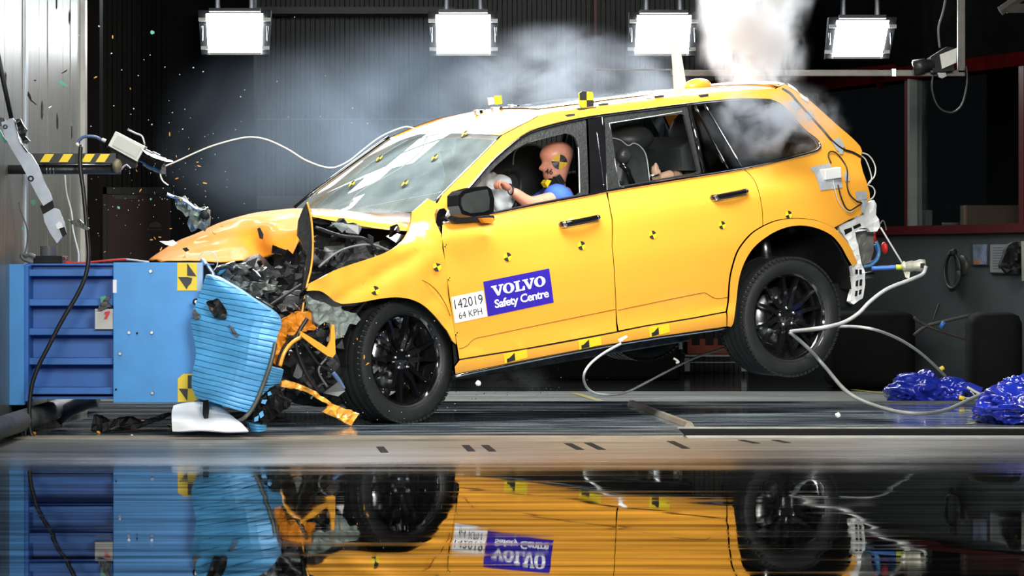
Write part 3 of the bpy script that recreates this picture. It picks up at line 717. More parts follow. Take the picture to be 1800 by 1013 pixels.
# pale diffuse layer mixed over the glass in soft patches
df = nt.nodes.new('ShaderNodeBsdfDiffuse'); df.inputs[0].default_value = (0.42, 0.52, 0.52, 1)
mx = nt.nodes.new('ShaderNodeMixShader'); vo = nt.nodes.new('ShaderNodeTexNoise'); vo.inputs['Scale'].default_value = 2.6; vo.inputs['Detail'].default_value = 8
tc = nt.nodes.new('ShaderNodeTexCoord'); nt.links.new(tc.outputs['Object'], vo.inputs['Vector'])
mr = nt.nodes.new('ShaderNodeMapRange'); mr.inputs[1].default_value = .3; mr.inputs[2].default_value = .75; mr.inputs[3].default_value = .12; mr.inputs[4].default_value = .5
nt.links.new(vo.outputs[0], mr.inputs[0]); nt.links.new(mr.outputs[0], mx.inputs[0])
out = [n for n in nt.nodes if n.type == 'OUTPUT_MATERIAL'][0]; src = out.inputs[0].links[0].from_socket
nt.links.new(src, mx.inputs[1]); nt.links.new(df.outputs[0], mx.inputs[2]); nt.links.new(mx.outputs[0], out.inputs[0])
lobj(G().add(ws, wf), 'windscreen', WSM, smooth=True)
g = G().tube([ws[i * 21] + Vector((-.004, -.004, .004)) for i in range(5)], .006); lobj(g, 'windscreen_trim', CHROME, smooth=True)
g = G().tube([ws[i * 21 + 20] + Vector((-.004, .004, .004)) for i in range(5)], .012); lobj(g, 'windscreen_trim', BLACKG, smooth=True)

# --- tail: outer edge of the hatch mirrored across
TPX = [(1368, 152), (1379, 147), (1401, 159), (1421, 174), (1470, 218), (1499, 243), (1512, 257), (1515.5, 266), (1513, 285), (1517, 302), (1523, 318), (1529, 339.5), (1529, 349), (1515, 377)]
tv = []
for (px, py) in TPX:
    x, z = U(px, py); s = S(x, z)
    for j in range(13):
        t = -1 + j / 6; tv.append(Vector((x + .07 * (1 - t ** 4), s * t, z + (.02 * (1 - t * t)))))
nT = len(TPX)
lobj(G().add(tv, [(a * 13 + b, (a + 1) * 13 + b, (a + 1) * 13 + b + 1, a * 13 + b + 1) for a in range(nT - 1) for b in range(12) if not (2 <= a <= 4 and 2 <= b <= 9)]), 'tailgate', ORANGE, smooth=True)
lobj(G().add([v + Vector((-.012, 0, 0)) for v in tv], [(a * 13 + b, (a + 1) * 13 + b, (a + 1) * 13 + b + 1, a * 13 + b + 1) for a in range(2, 5) for b in range(2, 10)]), 'rear_window', TINT, smooth=True)
# spoiler lip along the top of the hatch
g = G()
a = surf(*U(1372, 147), -.02); b_ = surf(*U(1424, 172), -.02)
sp = []
for s in (0, 1):
    q = a.lerp(b_, s)
g.add([a, b_, b_ + Vector((.01, .05, -.03)), a + Vector((0, .05, -.03)), Vector((a.x, -a.y, a.z)), Vector((b_.x, -b_.y, b_.z)), Vector((b_.x + .01, -b_.y - .05, b_.z - .03)), Vector((a.x, -a.y - .05, a.z - .03))], [(0, 1, 5, 4), (1, 2, 6, 5), (2, 3, 7, 6), (3, 0, 4, 7), (0, 3, 2, 1), (4, 5, 6, 7)])
lobj(g, 'spoiler', ORANGE)

# --- wheels
def wheel(name, M, spoke_rot=0.0):
    """M places the wheel: local +(-Y) is outward, centre in the middle of the tyre"""
    e = D.objects.new(name, None); COL.objects.link(e); e.parent = car; e.matrix_local = M
    h = .1375; prof = [(.272, .112), (.285, .124), (.31, .135), (.345, .137), (.365, .128), (.374, .112)]
    tr = []
    for k in range(4):
        a = .098 - k * .056
        tr += [(.3785, a + .010), (.379, a - .016), (.367, a - .019), (.367, a - .026)]
    full = prof + tr + [(.3785, -.104)] + [(r, -a_) for r, a_ in reversed(prof)]
    g = G().lathe(full, n=72)
    for k in range(72):
        t = 2 * math.pi * k / 72
        for a0, a1 in ((.100, .138), (-.138, -.100)):
            Mk = Matrix.Rotation(-t, 4, 'Y')
            g.box((.366, -a1, -.0115), (.3795, -a0, .0115), M=Mk)
    autosmooth(lobj(g, 'tyre', RUBBER, e, True), 30)
    rim = G().lathe([(.285, .125), (.28, .116), (.262, .108), (.255, .09), (.235, .03), (.232, -.11), (.27, -.12)], n=64)
    o = lobj(rim, 'rim', BLACKG, e, True)
    g = G()
    for k in range(6):
        t0 = 2 * math.pi * k / 6 + spoke_rot
        for dt, w0, w1 in ((-.15, .013, .009), (.15, .013, .009)):
            Mk = Matrix.Rotation(-t0, 4, 'Y')
            q = []
            for r, off, hw, fy, by in ((.045, dt * .12, .018, .075, .03), (.14, dt * .18, w0, .092, .05), (.262, dt * .42, w1, .104, .075)):
                q += [Mk @ Vector((r, -fy, off - hw)), Mk @ Vector((r, -fy, off + hw)), Mk @ Vector((r, -by, off + hw * 1.15)), Mk @ Vector((r, -by, off - hw * 1.15))]
            f = []
            for s in (0, 4): f += [(s, s + 1, s + 5, s + 4), (s + 1, s + 2, s + 6, s + 5), (s + 2, s + 3, s + 7, s + 6), (s + 3, s, s + 4, s + 7)]
            f += [(3, 2, 1, 0), (8, 9, 10, 11)]; g.add(q, f)
    lobj(g, 'spokes', BLACKG, e)
    g = G().lathe([(0, .088), (.026, .088), (.032, .082), (.05, .08), (.075, .068), (.08, .03)], n=32); lobj(g, 'hub', BLACKG, e, True)
    for k in range(5):
        t = 2 * math.pi * k / 5 + .3
        lobj(G().lathe([(0, .09), (.008, .09), (.010, .07)], n=8, M=Matrix.Translation((.056 * math.cos(t), 0, .056 * math.sin(t)))), 'wheel_bolt', CHROME, e, True)
    g = G().lathe([(.05, .0), (.185, .0), (.185, -.03), (.05, -.03)], n=40, closed=True); lobj(g, 'brake_disc', STEEL, e, True)
    return e
rw = Matrix.Translation((2.984, -.955 + .1375, .275))
wheel('rear_wheel', rw, .35)
wheel('rear_wheel', Matrix.Translation((2.984, .955 - .1375, .29)) @ Matrix.Rotation(math.pi, 4, 'Z'), .1)
# near front wheel: pushed back, steered, standing on the ground (world placed)
fc = W(716, 641, 19.12)
fM = Matrix.Translation(fc) @ Matrix.Rotation(R_(31 + 13), 4, 'Z') @ Matrix.Rotation(R_(-5), 4, 'Y')
fM = fM @ Matrix.Translation((0, .125, 0))
fM.translation.z = .379
wheel('front_wheel', CI @ fM, .1)
fl = fM.copy(); fl = Matrix.Translation((CM.to_3x3() @ Vector((-.1, 1.62, 0)))) @ fM; fl.translation.z = .40
wheel('front_wheel', CI @ fl @ Matrix.Rotation(math.pi, 4, 'Z'), .2)
# suspension strut behind the rear wheel
g = G().tube([(3.0, -.72, .62), (3.0, -.70, .78)], .035, 12).tube([(3.0, -.72, .60), (3.0, -.72, .64)], .05, 12)
lobj(g, 'suspension_strut', STEEL, smooth=True)

# --- door mirror
mirM = Matrix.Translation(L(838, 357, -1.06))
g = G()
pf = [(806, 343), (814, 335), (835, 329), (856, 327), (864, 333), (869, 350), (868, 373), (858, 378), (830, 381), (812, 377), (806, 362)]
V, Fc, B = gridpoly(pf, 1e9)
def mshell(name, pts, y0, m, off, par=car):
    V, Fc, B = gridpoly(pts, 1e9); Fc = [list(reversed(f)) for f in Fc]; B = [(b, a) for a, b in B]
    return shell(name, V, Fc, B, lambda px, py: L(px, py, y0), off, m, par, smooth=False)
mh = mshell('door_mirror', pf, -1.08, BLACKG, (-.06, .03, .0))
bv = mh.modifiers.new('b', 'BEVEL'); bv.width = .012; bv.segments = 3; bv.limit_method = 'ANGLE'
mg = mshell('mirror_glass', [(812, 348), (818, 341), (838, 336), (857, 333), (861, 350), (860, 369), (850, 373), (828, 375), (815, 370), (811, 360)], -1.085, mat('mirror_glass', (0.18, 0.2, 0.19), 0.25, 0.8, var=.3, vscale=7), (.0, .003, 0), par=mh)
mshell('mirror_mount', [(786, 384), (800, 372), (812, 360), (814, 378), (840, 381), (868, 379), (870, 384), (850, 389), (800, 392)], -.93, BLACKP, (0, .05, 0))
mshell('mirror_cover', [(846, 384), (852, 392), (864, 393), (871, 386), (866, 383)], -1.02, ORANGE_IN, (0, .04, 0))
mshell('window_corner_trim', [(766, 392), (768, 376), (772, 368), (781, 366), (786, 372), (782, 384), (777, 398), (770, 398)], -.89, BLACKG, (0, .04, 0))
mshell('mirror_sail_panel', [(780, 391), (786, 378), (806, 350), (812, 362), (812, 380), (850, 379)], -.875, BLACKP, (0, .02, 0))

# --- door handles
def handle(px0, px1, y0, y1):
    a = U(px0, y0); b2 = U(px1, y1)
    pts = [surf(a[0], a[1], -.005), surf(a[0] + .01, a[1], .03), surf((a[0] + b2[0]) / 2, (a[1] + b2[1]) / 2, .045), surf(b2[0] - .01, b2[1], .03), surf(b2[0], b2[1], -.005)]
    c = (pts[0] + pts[4]) / 2
    o = lobj(G().tube(spline(pts, 5), [.014] + [.018] * 19 + [.014], n=10), 'door_handle', BLACKG, smooth=True)
    lobj(G().tube(spline([p + Vector((0, -.004, -.017)) for p in pts], 5), .005), 'handle_trim', CHROME, o, True)
    for s in (pts[1], pts[3]):
        lobj(G().blob(s + Vector((0, -.006, 0)), (.017, .017, .017), 0, 1, 2), 'handle_end', CHROME, o)
        D.objects[-1] if False else None
handle(986, 1048, 394, 382); handle(1252, 1308, 347, 336)
for cx, cy in ((1017, 388), (1280, 342)):
    x, z = U(cx, cy); lobj(G().blob((x, -(S(x, z) - .018), z - .005), (.09, .022, .035), 0, 1, 3), 'handle_recess', ORANGE, smooth=True)

# --- markers and labels
def disc(name, px, py, r, rot=0.0, parent=car, off=.003):
    x, z = U(px, py); c = Vector((x, z)); vs = []; fs = []; mi = []; n = 24
    for q in range(n + 1):
        a = 2 * math.pi * q / n + rot; vs.append(surf(x + math.cos(a) * r, z + math.sin(a) * r, off))
    k = len(vs); vs.append(surf(x, z, off))
    for q in range(n): fs.append((k, q, q + 1)); mi.append(0 if (q // (n // 4)) % 2 else 1)
    g = G(); g.v = [Vector(v) for v in vs]; g.f = fs; g.mi = mi
    o = lobj(g, name, [YELLOW, MBLACK], parent); return o
for (px, py, r, rt) in [(892, 452, .027, .2), (1022, 432, .027, .2), (1147, 413, .026, .2), (1269, 396, .025, .2), (1386, 377.5, .025, .2), (659, 511, .027, .3), (768, 469, .027, .3), (783, 432, .010, 0), (789, 490, .010, 0), (802, 587, .011, 0)]:
    disc('target_marker', px, py, r, rt)
def rect_marker(c, quads):
    q = quadmap(c); g = G()
    def add(s0, t0, s1, t1, mi, off): 
        P = [q(s0, t0), q(s1, t0), q(s1, t1), q(s0, t1)]; g.add([surf(p.x, p.y, off) for p in P], [(0, 3, 2, 1)], mi)
    add(0, 0, 1, 1, 0, .008)
    for tri in quads:
        P = [q(*p) for p in tri]; g.add([surf(p.x, p.y, .0095) for p in P], [tuple(range(len(P)))[::-1]], 1)
    lobj(g, 'target_marker', [YELLOW, MBLACK])
for (x0, y0, x1, y1) in ((884, 622, 925, 614), (1015, 598, 1055, 591), (1139, 576, 1175, 569)):
    rect_marker([(x0, y0), (x1, y1), (x1 + 1, y1 + 15), (x0 + 2, y0 + 17)], [[(.1, .6), (.22, .55), (.46, .12), (.46, .95), (.1, .98)]])
# blue and white door label
TL = [(849, 495.5), (965, 472), (973, 532), (857.5, 556.5)]
qb = quadmap(TL)
def qpatch(q, s0, t0, s1, t1, off, m, name, n=6, parent=car):
    vs = []; 
    for j in range(n + 1):
        for i in range(n + 1):
            p = q(s0 + (s1 - s0) * i / n, t0 + (t1 - t0) * j / n); vs.append(surf(p.x, p.y, off))
    return lobj(G().add(vs, [(j * (n + 1) + i, (j + 1) * (n + 1) + i, (j + 1) * (n + 1) + i + 1, j * (n + 1) + i + 1) for i in range(n) for j in range(n)]), name, m, parent, True)
lb = qpatch(qb, 0, 0, 1, 1, .002, LABELBLUE, 'door_label')
wt = quadmap([(793, 522.5), (849, 511), (856.5, 556.5), (799.5, 568.5)])
lw = qpatch(wt, 0, 0, 1, 1, .002, WHITEP, 'door_label')
def put_text(q, s, cs, ct, hs, ht, m, parent, spacing=1.0, bold=0.0, off=.0035, name='lettering'):
    V, Fc = text_mesh(s, 1.0, spacing, bold); xs = [v[0] for v in V]; ys = [v[1] for v in V]
    x0, x1, y0, y1 = min(xs), max(xs), min(ys), max(ys); vs = []
    for x, y in V:
        a = cs + ((x - x0) / (x1 - x0) - .5) * hs; b = ct + (.5 - (y - y0) / (y1 - y0)) * ht
        p = q(a, b); vs.append(surf(p.x, p.y, off))
    return lobj(G().add(vs, Fc), name, m, parent)
put_text(wt, '142019', .5, .3, .88, .36, MBLACK, lw)
put_text(wt, '64 KPH', .5, .75, .72, .26, MBLACK, lw)
put_text(qb, 'Safety Centre', .53, .73, .82, .32, WHITEP, lb, spacing=.92, bold=.022)
# slab-serif letters, drawn in unit boxes
def slab_letter(ch):
    """list of polygons and rings in a 0..1 box, y down"""
    P = []
    if ch == 'V':
        P = [[(0, 0), (.46, 0), (.46, .13), (.36, .13), (.56, .68), (.72, .13), (.62, .13), (.62, 0), (1, 0), (1, .13), (.9, .13), (.6, 1), (.42, 1), (.1, .13), (0, .13)]]
    if ch == 'L':
        P = [[(0, 0), (.6, 0), (.6, .13), (.46, .13), (.46, .86), (.74, .86), (.86, .6), (1, .6), (1, 1), (0, 1), (0, .87), (.14, .87), (.14, .13), (0, .13)]]
    if ch == 'O':
        n = 28; A = [(.5 + .5 * math.cos(2 * math.pi * i / n), .5 + .5 * math.sin(2 * math.pi * i / n)) for i in range(n)]; Bq = [(.5 + .2 * math.cos(2 * math.pi * i / n), .5 + .38 * math.sin(2 * math.pi * i / n)) for i in range(n)]
        P = [[A[i], A[(i + 1) % n], Bq[(i + 1) % n], Bq[i]] for i in range(n)]
    return P
g = G(); xs = [.10, .27, .46, .60, .745, .92]
for ch, a, b2 in (('V', .10, .285), ('O', .27, .44), ('L', .445, .595), ('V', .575, .755), ('O', .745, .915)):
    for poly in slab_letter(ch):
        bm = bmesh.new(); vv = [bm.verts.new((p[0], -p[1], 0)) for p in poly]
        bmesh.ops.triangle_fill(bm, use_beauty=True, edges=[bm.edges.new((vv[i], vv[(i + 1) % len(vv)])) for i in range(len(vv))])
        bm.verts.index_update(); vs = []
        for v in bm.verts: p = qb(a + (b2 - a) * v.co.x, .17 + .30 * (-v.co.y)); vs.append(surf(p.x, p.y, .0035))
        g.add(vs, [[v.index for v in (f.verts if f.normal.z > 0 else reversed(f.verts))] for f in bm.faces]); bm.free()
lobj(g, 'lettering', WHITEP, lb)

# --- bonnet: front half folded down over the barrier, rear half buckled
def patch(name, rows, m, nu=8, nv=6, thick=.004, amp=0.0, nsc=8, seed=0, parent=car, smooth=True, world=False):
    """rows of (px,py,y): smooth sheet through the control points (y = car-local side position, or world Y)"""
    conv = (lambda p: W(p[0], p[1], p[2])) if world else (lambda p: L(*p))
    R2 = [spline([conv(p) for p in r], nu) for r in rows]; cols = len(R2[0]); C2 = [spline([R2[i][j] for i in range(len(rows))], nv) for j in range(cols)]
    nr = len(C2[0]); vs = []
    for i in range(nr):
        for j in range(cols):
            p = C2[j][i].copy()
            if amp:
                q = p * nsc + Vector((seed, 0, 0)); p += Vector((noise.noise(q), noise.noise(q + Vector((5, 5, 5))), noise.noise(q + Vector((9, 1, 3))))) * amp
            vs.append(p)
    fs = [(a * cols + b, a * cols + b + 1, (a + 1) * cols + b + 1, (a + 1) * cols + b) for a in range(nr - 1) for b in range(cols - 1)]
    o = mesh(name, vs, fs, m, parent, smooth, local=not world)
    so = o.modifiers.new('t', 'SOLIDIFY'); so.thickness = thick; so.offset = 0
    return o
patch('bonnet', [[(262, 458.5, .45), (300, 432, .5), (353, 406.7, .55), (427, 379, .55), (480, 368.5, .55), (533, 367, .5)],
                 [(268, 459, .3), (308, 436, .35), (360, 412, .35), (430, 386, .3), (484, 379, .2), (531, 374, .1)],
                 [(276, 460, .1), (322, 446, .1), (380, 428, .05), (437, 410, .1), (480, 400, -.1), (524, 400, -.3)],
                 [(286, 460, -.1), (340, 453, -.1), (400, 445, -.15), (446, 434, -.05), (480, 425, -.3), (527, 420, -.45)],
                 [(300, 461, -.2), (360, 460, -.3), (415, 459, -.35), (452, 457, -.2), (486, 446, -.4), (510, 457, -.5)]], ORANGE_IN, 5, 5, amp=.012, nsc=5)
patch('bonnet', [[(540, 367, .55), (600, 366, .5), (660, 368, .35), (724, 375, .0)],
                 [(541, 369, .1), (605, 370, .0), (668, 374, -.2), (724, 382, -.45)],
                 [(545, 374, -.5), (608, 379, -.55), (674, 389, -.6), (722, 396, -.68)],
                 [(548, 381, -.62), (612, 393, -.66), (675, 403.5, -.7), (716, 406.5, -.78)]], ORANGE, 6, 4, amp=.004, nsc=4)
# bonnet edge folded upright: dark underside with a painted rim
mshell('folded_bonnet_edge', [(540, 357), (545, 372), (549, 400), (550, 440), (547, 470), (540, 500), (533, 540), (528, 582), (518, 574), (524, 545), (531, 510), (536, 480), (539, 450), (529, 425), (523, 415), (525, 390), (533, 370)], -.80, BLACKP, (.02, .05, 0))
g = G().tube(spline([L(540, 356, -.82), L(547, 385, -.82), L(550, 430, -.82), L(547, 470, -.82), L(540, 500, -.82), L(532, 543, -.82), L(527, 582, -.82)], 6), .0065); lobj(g, 'bonnet_rim', ORANGE, smooth=True)
# bumper remains
def cpoly(name, pts, y, m, thick=.02, amp=.0, step=1e9, seed=0, par=car):
    V, Fc, B = gridpoly(pts, step); Fc = [list(reversed(f)) for f in Fc]; B = [(b, a) for a, b in B]
    def fm(px, py):
        yy = y(px, py) if callable(y) else y; p = L(px, py, yy)
        if amp: q = Vector((px / 9, py / 9, seed)); p += Vector((noise.noise(q) * .3, noise.noise(q + Vector((3, 3, 3))), noise.noise(q + Vector((7, 7, 7))) * .3)) * amp
        return p
    return shell(name, V, Fc, B, fm, (0, thick, 0), m, par, smooth=False)
cpoly('torn_bumper_cover', [(493, 564), (506, 556), (520, 548), (551, 547), (553, 580), (530, 584), (510, 598), (495, 622), (487, 645), (482, 640), (476, 628)], lambda x, y: -.80 - (x - 476) * .0006, ORANGE_IN, amp=.04, step=8)
cpoly('torn_bumper_hook', [(528, 582), (548, 594), (576, 612), (581, 600), (583, 571), (588, 571), (590, 622), (585, 629), (576, 626), (550, 608), (528, 590)], -.93, ORANGE, thick=.015)
g = G().tube(spline([L(534, 590, -.88), L(514, 602, -.88), (L(500, 620, -.88)), L(492, 644, -.88)], 6), .012); lobj(g, 'torn_arch_strip', ORANGE, smooth=True)
g = G().tube(spline([L(528, 587, -.86), L(508, 598, -.86), (L(494, 620, -.86)), L(487, 646, -.86)], 6), .009); lobj(g, 'torn_arch_seal', BLACKM, smooth=True)
g = None
cpoly('torn_bumper_lip', [(493, 669), (513, 671), (544, 682), (566, 697), (587, 711), (631, 727), (618, 748), (592, 736), (567, 724), (580, 713), (560, 702), (544, 691), (520, 684), (496, 680)], lambda x, y: -.90 - (x - 493) * .0004, ORANGE, amp=.03, step=7)
cpoly('headlight_bracket', [(540, 520), (556, 528), (569, 532), (604, 545), (629, 553), (634, 562), (626, 571), (614, 571), (609, 582), (604, 592), (590, 597), (584, 604), (578, 600), (583, 586), (582, 570), (570, 566), (562, 572), (553, 566), (551, 550), (542, 540)], -.89, GREYGREEN, thick=.03, amp=.03, step=6)
cpoly('bumper_beam_sheet', [(385, 462), (430, 466), (476.5, 486), (483, 502), (470, 512), (455, 518), (444, 525), (420, 518), (402, 512), (395, 494), (386, 477)], lambda x, y: -.90 + (y - 460) * .002, STEEL, thick=.02, amp=.16, step=6)
cpoly('bumper_beam_sheet', [(362, 520), (378, 508), (400, 494), (440, 495), (480, 500), (492, 506), (470, 518), (440, 523), (405, 514), (390, 530), (375, 545), (362, 530)], -.98, mat('dull_dark_sheet', (0.09, 0.1, 0.09), 0.45, 0.4, var=.3, vscale=15), thick=.01, amp=.06, step=6)
g = G().tube([L(394, 514, -1.0), L(398, 535, -1.0), L(404, 555, -1.0), L(411, 568, -1.0)], .007); lobj(g, 'bent_rod', STEEL, smooth=True)
g = G().tube([L(446, 520, -.97), L(462, 528, -.97), L(480, 540, -.97)], .008); lobj(g, 'bent_rod', CHROME, smooth=True)
g = G().tube([L(354, 456, -.9), L(364, 466, -.9), L(374, 480, -.92), L(378, 496, -.94)], .012); lobj(g, 'bent_rod', mat('pale_blue_metal', (.3, .42, .55), .3, .6, var=.1), smooth=True)

# crushed engine bay: lumps, sheets and shards behind the torn skin
g = G()
lump = [((0.0, -.35, .80), (.42, .42, .30), 1), ((-.25, -.3, .55), (.4, .42, .3), 2), ((.18, -.55, .97), (.30, .16, .13), 3), ((-.1, -.55, .42), (.35, .22, .22), 4), ((-.45, -.2, .75), (.28, .4, .28), 5)]
for c, r, sd in lump: g.blob(c, r, .22, 2.2, 4, sd, sharp=True)
lobj(g, 'crushed_engine', BLACKP)
lobj(G().blob((.02, -.60, 1.02), (.22, .1, .07), .3, 3, 3, 9), 'engine_cover', DGREY, smooth=True)
lobj(G().blob((.12, -.66, .98), (.10, .06, .05), .3, 3, 3, 8), 'engine_part', GREYGREEN)
lobj(G().box((.1, -.72, .90), (.26, -.60, .98), bev=.01), 'coolant_bottle', mat('milky_plastic', (0.28, 0.31, 0.31), 0.35, var=.3, vscale=12))
SH = [DGREY, BLACKG, DSTEEL, BLACKP, BLACKP, BLACKG, BLACKG, DGREY, BLACKM, BLACKP, BLACKG, CHROME, GREYGREEN, BLACKG, DSTEEL]
rnd = random.Random(3)
zones = [((556, 388), (700, 440), 20, -.74), ((552, 440), (620, 470), 8, -.80), ((450, 440), (540, 545), 34, -.80), ((500, 600), (600, 700), 26, -.84), ((548, 520), (600, 600), 10, -.82), ((560, 690), (615, 715), 6, -.84), ((590, 560), (625, 690), 8, -.78)]
cnt = 0
def inquad(px, py):
    if 545 < px < 730 and 380 < py < 480: return py < 497 - (px - 545) * .42 and py > 384 + (px - 548) * .13
    return True
for (a, b2, n, y) in zones:
    k = 0
    while k < n and cnt < 96:
        px = rnd.uniform(a[0], b2[0]); py = rnd.uniform(a[1], b2[1])
        if not inquad(px, py): continue
        k += 1; cnt += 1
        c = L(px, py, y + rnd.uniform(-.06, .08)); nn = rnd.randint(4, 6); ln = rnd.uniform(.02, .075); th = rnd.uniform(0, math.pi)
        Rm = Matrix.Rotation(rnd.uniform(-1, 1), 4, 'Z') @ Matrix.Rotation(rnd.uniform(-1, 1), 4, 'X') @ Matrix.Rotation(th, 4, 'Y')
        el = rnd.uniform(.2, .8); vs = []
        for q in range(nn):
            t = 2 * math.pi * q / nn + rnd.uniform(-.3, .3); rr = rnd.uniform(.6, 1.2)
            vs.append(c + Rm @ Vector((math.cos(t) * ln * rr, rnd.uniform(-.01, .01), math.sin(t) * ln * el * rr)))
        vs2 = [v + Rm @ Vector((0, .008, 0)) for v in vs]
        fs = [tuple(range(nn)), tuple(reversed(range(nn, 2 * nn)))] + [(i, i + nn, (i + 1) % nn + nn, (i + 1) % nn) for i in range(nn)]
        lobj(G().add(vs + vs2, fs), 'crushed_part', SH[rnd.randrange(len(SH))])
for (pts, r, m) in [([(505, 590), (530, 600), (560, 640), (590, 655)], .008, CABLE_B), ([(540, 560), (520, 600), (535, 650), (560, 690)], .012, CABLE_B), ([(600, 560), (580, 620), (560, 650), (575, 680)], .007, CABLE_D), ([(585, 655), (595, 668), (604, 684)], .014, mat('pale_blue_pipe', (.1, .16, .32), .3, var=.1)), ([(560, 470), (600, 440), (650, 430), (684, 441)], .007, CABLE_D), ([(470, 540), (500, 520), (530, 500)], .01, CABLE_B), ([(555, 400), (600, 415), (640, 420), (660, 438)], .01, CABLE_B)]:
    lobj(G().tube(spline([L(px, py, -.87) for px, py in pts], 6), r), 'loose_hose', m, smooth=True)

# --- cabin
g = G().box((.62, -.74, .80), (1.0, .74, 1.12), bev=.05); lobj(g, 'dashboard', BLACKM, smooth=False)
def seat(x, y, name='front_seat', lean=.32, z0=.62):
    e = D.objects.new(name, None); COL.objects.link(e); e.parent = car; e.matrix_local = Matrix.Translation((x, y, z0))
    lobj(G().box((-.25, -.26, -.2), (.28, .26, .02), bev=.06), 'seat_cushion', SEATM, e)
    Mb = Matrix.Translation((.26, 0, 0)) @ Matrix.Rotation(lean, 4, 'Y')
    g = G().box((-.07, -.26, -.05), (.09, .26, .60), bev=.06, M=Mb); lobj(g, 'backrest', SEATM, e, False)
    g = G().box((-.055, -.14, .60), (.055, .14, .80), bev=.05, M=Mb); lobj(g, 'headrest', SEATM, e)
    pts = [Mb @ Vector(p) for p in [(.0, -.262, .02), (.0, -.265, .3), (.0, -.25, .54), (.0, -.18, .61), (0, 0, .62)]]
    lobj(G().tube(spline(pts, 5), .005), 'seat_piping', PIPING, e, True)
    return e
seat(1.62, -.38); seat(1.62, .38)
# rear bench seats: sculpted backs seen through the rear door window
for (px, py, yy) in ((1112, 300, -.38),): pass
e = seat(2.02, -.36, 'front_seat_back', .3) if False else None
def cprism(name, pts, y0, y1, m, bev=.02, par=car):
    V, Fc, B = gridpoly(pts, 1e9); Fc = [list(reversed(f)) for f in Fc]; B = [(b, a) for a, b in B]
    o = shell(name, V, Fc, B, lambda px, py: L(px, py, y0), (0, y1 - y0, 0), m, par, smooth=False); return o
# child-type booster and seat back in the rear
sb = cprism('child_seat', [(1074, 236), (1092, 244), (1105, 252), (1118, 252), (1132, 262), (1140, 285), (1143, 318), (1092, 328), (1080, 290)], -.50, -.12, SEATM)
lobj(G().tube(spline([L(1073, 242, -.51), L(1090, 246, -.51), L(1104, 256, -.51), L(1114, 252, -.51), L(1126, 258, -.51), L(1136, 275, -.51), L(1142, 318, -.51)], 5), .004), 'seat_piping', PIPING, sb, True)
lobj(G().blob(L(1096, 274, -.52), (.05, .04, .05), .05, 2, 3), 'seat_bolster', DGREY, sb, True)
lobj(G().tube([L(1092, 288, -.53), L(1104, 300, -.53), L(1112, 324, -.53)], .018), 'seat_bolster', BLACKG, sb, True)
lobj(G().blob(L(1104, 245, -.36), (.17, .16, .09), .03, 2, 3), 'headrest', SEATM, None or car, True)
lobj(G().blob(L(1206, 258, -.30), (.09, .15, .22), .03, 2, 3), 'headrest', SEATM, car, True)
cprism('rear_seat', [(1200, 300), (1196, 262), (1225, 240), (1250, 300)], -.6, .6, SEATM)
lobj(G().box((3.25, -.62, .75), (3.4, .62, 1.25), bev=.05, M=Matrix.Identity(4)), 'rear_bench', SEATM)
# white laptop-like data recorder tray in the rear
cprism('instrument_tray', [(1140, 281), (1190, 268), (1204, 279), (1142, 290)], -.2, .25, WHITE)
cprism('instrument_box', [(1341, 250), (1383, 238), (1386, 246), (1345, 258)], -.45, -.30, WHITEP)
lobj(G().tube(spline([L(1300, 235, -.4), L(1315, 248, -.4), L(1342, 254, -.4)], 5), .004), 'instrument_wire', OFFW, car, True)
lobj(G().tube(spline([L(1373, 250, -.4), L(1366, 262, -.4), L(1360, 273, -.4)], 5), .004), 'instrument_wire', OFFW, car, True)
# inflated driver airbag and steering wheel
lobj(G().blob(L(872, 345, -.30), (.09, .18, .14), .2, 2.6, 4, 3), 'driver_airbag', BAG, car, True)
cprism('passenger_seat', [(862, 350), (850, 312), (872, 278), (900, 262), (925, 256), (948, 256), (966, 275), (972, 350)], .15, .5, SEATM)
lobj(G().tube(spline([L(902, 290, .14), L(905, 268, .14), L(918, 257, .14), L(940, 255, .14), L(955, 262, .14)], 5), .005), 'seat_piping', PIPING, car, True)
stM = Matrix.Translation(L(884, 350, -.38)) @ Matrix.Rotation(R_(-62), 4, 'Y')
g = G().tube([stM @ Vector((.18 * math.cos(a * math.pi / 16), .18 * math.sin(a * math.pi / 16), 0)) for a in range(33)], .016)
lobj(g, 'steering_wheel', BLACKM, car, True)
# belt pillar trim and grab handle of the far side
lobj(G().tube([(1.55, .70, 1.50), (1.62, .74, 1.2)], .04), 'far_pillar', BLACKM)
lobj(G().tube([(2.55, .66, 1.56), (2.62, .76, 1.15)], .05), 'far_pillar', BLACKM)

# --- instruments on the roof
def rz(x, y):  # roof height
    best = min(range(len(RAIL)), key=lambda i: abs(RAIL[i][0] - x)); i = min(best, len(RAIL) - 2)
    a, b2 = RAIL[i], RAIL[i + 1]; t = (x - a[0]) / (b2[0] - a[0]) if b2[0] != a[0] else 0
    z = a[1] + (b2[1] - a[1]) * t; s = S(x, z); return z + .028 * (1 - abs(min(1, abs(y) / s)) ** 2.6)
def standup(name, pts, y, m, th=.01, par=car): return cprism(name, pts, y, y + th, m, par=par)
mk = standup('roof_marker', [(1019, 164), (1024, 161), (1042, 162), (1044, 184), (1042, 190), (1024, 191), (1020, 186)], -.56, YELLOW, .015)
standup('marker_quadrant', [(1019, 163.5), (1024, 160.5), (1031.5, 161), (1031.5, 176), (1019.5, 176)], -.562, MBLACK, .003, mk)
standup('marker_quadrant', [(1031.5, 176), (1044, 176), (1044, 184), (1042, 190.5), (1031.5, 191)], -.562, MBLACK, .003, mk)
standup('marker_foot', [(1016, 190), (1048, 188), (1050, 193), (1018, 195)], -.6, DGREY, .06, mk)
